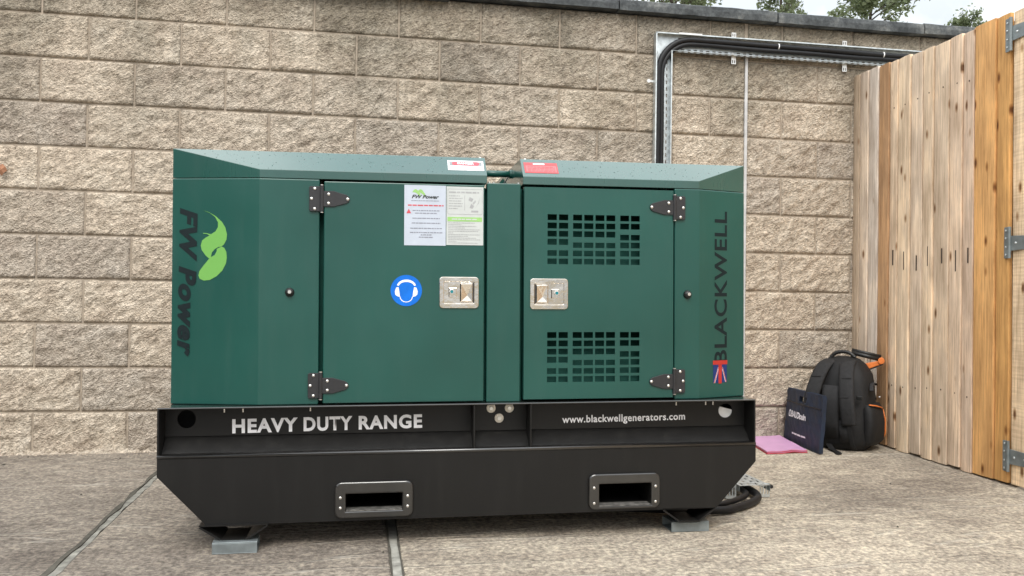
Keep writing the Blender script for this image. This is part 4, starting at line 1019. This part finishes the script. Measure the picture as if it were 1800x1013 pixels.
def band(pts, w, t, side):
    """flat padded strap: pts centre line, width w along side vector"""
    pts = [Vector(p) for p in pts]; side = Vector(side).normalized(); mb = MB(); vs = []; fs = []; n = 8
    for i, p in enumerate(pts):
        tg = (pts[min(i+1,len(pts)-1)]-pts[max(i-1,0)]).normalized(); sd_ = (side-tg*side.dot(tg)).normalized(); nn_ = tg.cross(sd_)
        ww = w[i] if isinstance(w, (list, tuple)) else w
        for k_ in range(n):
            q = 2*math.pi*(k_+.5)/n; c, s = math.cos(q), math.sin(q)
            vs.append(p + sd_*ww/2*math.copysign(abs(c)**.5, c) + nn_*t/2*math.copysign(abs(s)**.5, s))
    for i in range(len(pts)-1):
        for k_ in range(n): fs.append((i*n+k_, i*n+(k_+1) % n, (i+1)*n+(k_+1) % n, (i+1)*n+k_))
    fs += [tuple(range(n-1,-1,-1)), tuple(range((len(pts)-1)*n, len(pts)*n))]
    mb.add(vs, fs); return mb
for s in (-1, 1):
    st_ = band(bez([(s*.045,-.002,.495),(s*.055,-.060,.470),(s*.068,-.105,.410),(s*.082,-.140,.320),(s*.092,-.152,.230),(s*.098,-.146,.150)], 10), .072, .020, (1,0,0))
    so_ = st_.build('shoulder_strap', FABRIC2, bag, smooth=True)
    w_ = band(bez([(s*.098,-.148,.155),(s*.104,-.142,.09),(s*.112,-.128,.03),(s*.120,-.112,.012)], 8), .022, .004, (1,0,0)); w_.build('webbing', FABRIC, so_)
    for zz, yy in ((.405,-.118),(.300,-.153)):
        w_ = band([(s*.075-.022,yy-.002,zz),(s*.075+.022,yy-.002,zz+.004)], .006, .003, (0,0,1)); w_.build('stitch_tab', FABRIC2, so_)
mb = band([(0,-.126,.07),(0,-.131,.16),(0,-.128,.26),(0,-.110,.36)], .090, .018, (1,0,0)); mb.build('back_pad', FABRIC2, bag, smooth=True)
for s in (-1, 1):
    mb = band([(s*.075,-.122,.05),(s*.072,-.130,.11),(s*.07,-.124,.17)], .055, .026, (1,0,0)); mb.build('lumbar_pad', FABRIC2, bag, smooth=True)
hp = bez([(-.060,.020,.500),(-.035,.024,.535),(.0,.028,.546),(.035,.030,.540),(.062,.032,.515)], 14)
mb = MB(); mb.tube(hp, [.0105+.0018*math.sin(i*2.4) for i in range(len(hp))], 10); mb.build('grab_handle', RUBBER, bag, smooth=True)
mb = band(bez([(-.01,-.115,.03),(.02,-.15,.008),(.06,-.19,.004),(.085,-.235,.004)], 8), .028, .004, (1,.6,0)); mb.build('loose_strap', FABRIC, bag)
mb = MB(); mb.box((.120,-.118,.290),(.150,-.106,.312)); mb.map(lambda p: p+Vector((.0,.0,0))); mb.build('buckle', RUBBER, bag, bevel=.003)
mb = MB(); mb.box((.181,.02,.300),(.184,.034,.306)); mb.build('small_badge', WHITE_PRINT, bag)

tool = empty('folding_tool', (4.175,-.33,bz+.415), R(-32)); tool.scale = (1.2, 1.2, 1.25)
tag(tool, 'orange and black folding tool poking out over the top of the backpack', 'tool')
mb = MB(); mb.prism([(-.085,-.010),(.0,.010),(.070,.040),(.078,.052),(.066,.056),(.0,.040),(-.075,.026)], 'y', -.012, .012); mb.build('orange_body', ORANGE, tool, bevel=.003)
mb = MB(); mb.tube([(-.062,-.004,.086),(.062,-.004,.060)], .0095, 10); mb.build('grip', RUBBER, tool, smooth=True)
mb = MB(); mb.tube([(-.060,.014,.098),(.066,.014,.072)], .0070, 10); mb.build('grip_bar', RUBBER, tool, smooth=True)
mb = MB(); mb.tube([(.066,-.018,.054),(.066,.018,.054)], .0145, 12); mb.build('pivot', ORANGE, tool, bevel=.002)
mb = MB(); mb.prism([(-.085,-.014),(.0,.004),(.074,.036),(.074,.041),(.0,.009),(-.085,-.009)], 'y', -.0135, .0135); mb.build('blade_edge', RUBBER, tool)

# navy document bag standing on its long edge against the backpack
nb = empty('document_bag', (3.813,-.283,gz(3.813,-.283)+.001))
A = Vector((3.832,-.052)); B = Vector((3.794,-.513)); uu = (B-A).normalized()
nb.rotation_euler = (0, 0, math.atan2(uu.y, uu.x))
tag(nb, 'flat navy blue document bag with white lettering propped against the backpack', 'bag')
Wb, Hb = .455, .305
# local: x along the bottom edge toward the camera, z up, -y is ... the visible face (toward -x world)
lean = .07
def bag_pt(x, z, off):
    bulge = .014*math.sin(math.pi*min(1,max(0,(x+Wb/2)/Wb)))*math.sin(math.pi*min(1,max(0,z/Hb)))
    wr = .0045*noise.noise(Vector((x*13, z*11, 5))) + .003*noise.noise(Vector((x*31+z*14, z*22, 1)))
    return Vector((x, lean*z - (bulge+wr)*1.0 + off, z))
SGN = -1
mb = MB(); nx, nz = 46, 30
hole_ = lambda x, z: abs(x+.0) < .052 and .248 < z < .272
def edge(x, z):   # rounded upper corners
    return (abs(x) > Wb/2-.03 and z > Hb-.03 and ((abs(x)-(Wb/2-.03))**2+(z-(Hb-.03))**2) > .03**2)
xs_ = [-Wb/2+Wb*i/nx for i in range(nx+1)]; zs_ = [Hb*j/nz for j in range(nz+1)]
holed(mb, xs_, zs_, lambda x, z: hole_(x, z) or edge(x, z), 0, 1)
mb.map(lambda p: bag_pt(p.x, p.z, .0 if p.y < .5 else .022)*1.0)
body = mb.build('bag_body', NAVY, nb, smooth=False)
mb = MB(); mb.tube([tuple(Vector((x, bag_pt(x, .232, -.003).y, .232))) for x in xs_[1:-1]], .003, 6); mb.build('zip', RUBBER, nb)
# lettering is bent onto the bag's face
def bag_text(s, x0, z0, w, h, bold, dz, m=WHITE_PRINT):
    t = text('lettering', s, m, nb, (x0,0,z0), (1,0,0), (0,0,1), w, h, bold)
    for v in t.data.vertices: v.co = Vector((v.co.x, bag_pt(v.co.x, v.co.z+dz*(v.co.x), -.0030).y, v.co.z))
    return t
bag_text('BAUDouin', -.120, .150, .190, .036, .03, 0)
mb = MB()
oc = [(-.118,.139),(-.090,.139),(-.086,.158),(-.095,.174),(-.108,.178),(-.119,.170),(-.122,.154)]; ic = [(-.112,.145),(-.096,.145),(-.093,.157),(-.099,.168),(-.107,.171),(-.113,.166),(-.115,.155)]
oc = [(x-.040, z+.010) for x, z in oc]; ic = [(x-.040, z+.010) for x, z in ic]
ring(mb, oc, ic, 0, .0006); mb.map(lambda p: Vector((p.x, bag_pt(p.x, p.z, -.0032).y+p.y, p.z))); mb.build('emblem', WHITE_PRINT, nb)
mb = MB(); words(mb, -.110, .080, .060, .0095, 0, rn, .98); mb.map(lambda p: Vector((p.x, bag_pt(p.x, p.z, -.0026).y+p.y, p.z))); mb.build('print', WHITE_PRINT, nb)

# pink folder
pf = empty('folder', (3.68,-.25,gz(3.68,-.25)))
tag(pf, 'pink plastic folder with red edging lying flat on the concrete by the navy bag', 'folder')
Q = [(3.525,-.462),(3.757,-.449),(3.822,-.03),(3.59,-.045)]
def fold(z0, z1, grow, m, nm, dx):
    mb = MB(); n = 8; vs = []; fs = []
    for kz in (0, 1):
        for i in range(n+1):
            for j in range(n+1):
                u, v_ = i/n, j/n
                x = (Q[0][0]*(1-u)+Q[1][0]*u)*(1-v_)+(Q[3][0]*(1-u)+Q[2][0]*u)*v_; y = (Q[0][1]*(1-u)+Q[1][1]*u)*(1-v_)+(Q[3][1]*(1-u)+Q[2][1]*u)*v_
                x += (u-.5)*grow*2+dx; y += (v_-.5)*grow*2
                lift = .010*max(0, noise.noise(Vector((u*2.3+4, v_*2, 1))))
                vs.append((x-3.68, y+.25, gz(x,y)-gz(3.68,-.25)+lift+(z1 if kz else z0)))
    N1 = (n+1)**2; ix = lambda i, j, k_: k_*N1+i*(n+1)+j
    for i in range(n):
        for j in range(n):
            fs += [(ix(i,j,1),ix(i+1,j,1),ix(i+1,j+1,1),ix(i,j+1,1)), (ix(i,j,0),ix(i,j+1,0),ix(i+1,j+1,0),ix(i+1,j,0))]
    for i in range(n):
        fs += [(ix(i,0,0),ix(i+1,0,0),ix(i+1,0,1),ix(i,0,1)), (ix(i,n,0),ix(i,n,1),ix(i+1,n,1),ix(i+1,n,0)), (ix(0,i,0),ix(0,i,1),ix(0,i+1,1),ix(0,i+1,0)), (ix(n,i,0),ix(n,i+1,0),ix(n,i+1,1),ix(n,i,1))]
    mb.add(vs, fs); return mb.build(nm, m, pf)
fold(.001, .004, .004, RED_EDGE, 'red_edge', 0); fold(.0045, .009, 0, PINK, 'sleeve', .002); fold(.0095, .0115, .003, RED_EDGE, 'red_edge', .001); fold(.012, .017, .001, PINK, 'sleeve', -.002)

# dry leaf on the wall
mb = MB(); mb.add([(0,0,.03),(.018,-.012,.015),(.024,-.006,-.004),(.010,-.014,-.018),(0,-.006,-.032),(-.014,-.014,-.012),(-.022,-.004,.006),(-.010,-.012,.020),(0,-.018,.0)], [(0,1,8),(1,2,8),(2,3,8),(3,4,8),(4,5,8),(5,6,8),(6,7,8),(7,0,8)])
o = mb.build('dry_leaf', LEAF_DRY); o.location = (-.385,-.022,1.442); so2 = o.modifiers.new('thickness', 'SOLIDIFY'); so2.thickness = .0015
tag(o, 'small dry orange leaf stuck to the block wall left of the generator', 'leaf')

# ------------------------------------------------------------------ trees behind the wall
def tree(x, y, top, crown_r, low, n, seed, lab, droop=.5, lean=0, spread=1.0, leaf=.085):
    rd = random.Random(seed); base = -.34
    root = empty('tree', (x, y, base)); tag(root, lab, 'tree', 'trees behind the wall')
    H = top-base
    tb = MB(); tb.tube([(0,0,0),(.03,0,H*.3),(lean*.3,0.02,H*.6),(lean*.7,0,H*.85),(lean,0,H*.97)], [.09,.065,.035,.015,.005], 9)
    leaves = MB()
    lz0 = low-base
    for b in range(n):
        a = rd.uniform(0, 2*math.pi); hz = rd.uniform(max(H*.35, lz0-.5), H*.95); f = hz/H
        st = Vector((lean*f*f, 0, hz)); rl_ = crown_r*spread*rd.uniform(.55,1.05)*(1.05-.45*max(0, f-.6)/.4)
        dirv = Vector((math.cos(a), math.sin(a), rd.uniform(.35,1.1)))
        pts = [st]; d = dirv.normalized(); p = st.copy(); steps = 7
        for s_ in range(steps):
            p = p + d*rl_/steps; d = (d + Vector((rd.uniform(-.12,.12), rd.uniform(-.12,.12), -droop*.35*rd.random()))).normalized(); pts.append(p.copy())
        tb.tube(pts, [.010*(1-i/(steps+.5)) + .0015 for i in range(len(pts))], 5)
        for s_ in range(2, len(pts)):
            if pts[s_].z < lz0: continue
            for tw in range(2):
                q = pts[s_].copy(); dd = (d + Vector((rd.gauss(0,.6), rd.gauss(0,.6), rd.gauss(-droop*.6,.35)))).normalized(); tl = rd.uniform(.12,.34)*max(.5, crown_r)
                tw_pts = [q + dd*tl*k_/3 + Vector((0,0,-droop*.12*(k_/3)**2)) for k_ in range(4)]
                tb.tube(tw_pts, [.004,.003,.002,.001], 3, cap=False)
                for lf in range(14):
                    t = rd.random(); c = q + dd*tl*t + Vector((rd.gauss(0,.02), rd.gauss(0,.02), -droop*.12*t*t+rd.gauss(0,.02)))
                    la = Vector((rd.gauss(0,1), rd.gauss(0,1), rd.gauss(-.5*droop,.7))).normalized(); lb = la.orthogonal().normalized()
                    lb = (Matrix.Rotation(rd.uniform(0,6.28), 3, la) @ lb); L_ = leaf*rd.uniform(.6,1.2)
                    cc = la.cross(lb)*L_*.06
                    leaves.add([c, c+la*L_*.5+lb*L_*.24+cc, c+la*L_, c+la*L_*.5-lb*L_*.24+cc], [(0,1,2,3)])
    tb.build('trunk', BARK, root, smooth=True); leaves.build('crown', LEAF, root)
tree(5.45, 6.2, 6.6, 1.05, 4.80, 34, 3, 'leafy green tree, leftmost of those showing over the coping', .5)
tree(6.92, 6.0, 6.1, .62, 4.70, 24, 8, 'drooping green tree showing over the coping left of the bushier one', 1.3, leaf=.075)
tree(8.10, 6.0, 6.2, .85, 4.6, 36, 14, 'bushy green tree with loose sprays showing above the wall near the fence', .25, .25)
tree(9.73, 6.0, 5.12, .38, 4.3, 18, 21, 'small treetop barely clearing the coping where the fence begins', .1, leaf=.06)

# ------------------------------------------------------------------ unseen evergreen screen added at left, to darken the left end panel's reflection
added_hedge = empty('added_hedge', (-5.6,-7.5,-.1)); tag(added_hedge, 'tall dark evergreen screen out of view at left, added to darken reflections', 'added_hedge')
rh = random.Random(31); mb = MB()
mb.box((-.35,-5.0,0),(.35,5.0,3.4)); mb.build('added_hedge_core', BARK, added_hedge)
mb = MB()
for _ in range(9000):
    if rh.random() < .8: c = Vector((.36+rh.uniform(-.04,.14), rh.uniform(-5.1,5.1), rh.uniform(0,3.5)))
    else: c = Vector((rh.uniform(-.4,.45), rh.uniform(-5.1,5.1), 3.42+rh.uniform(-.05,.12)))
    a = Vector((rh.gauss(.4,1), rh.gauss(0,1), rh.gauss(.3,1))).normalized(); b = a.orthogonal().normalized(); l_ = rh.uniform(.05,.13)
    mb.add([c, c+a*l_+b*l_*.4, c+a*l_*2, c+a*l_-b*l_*.4], [(0,1,2,3)])
mb.build('added_hedge_foliage', ADDED_HEDGE, added_hedge)
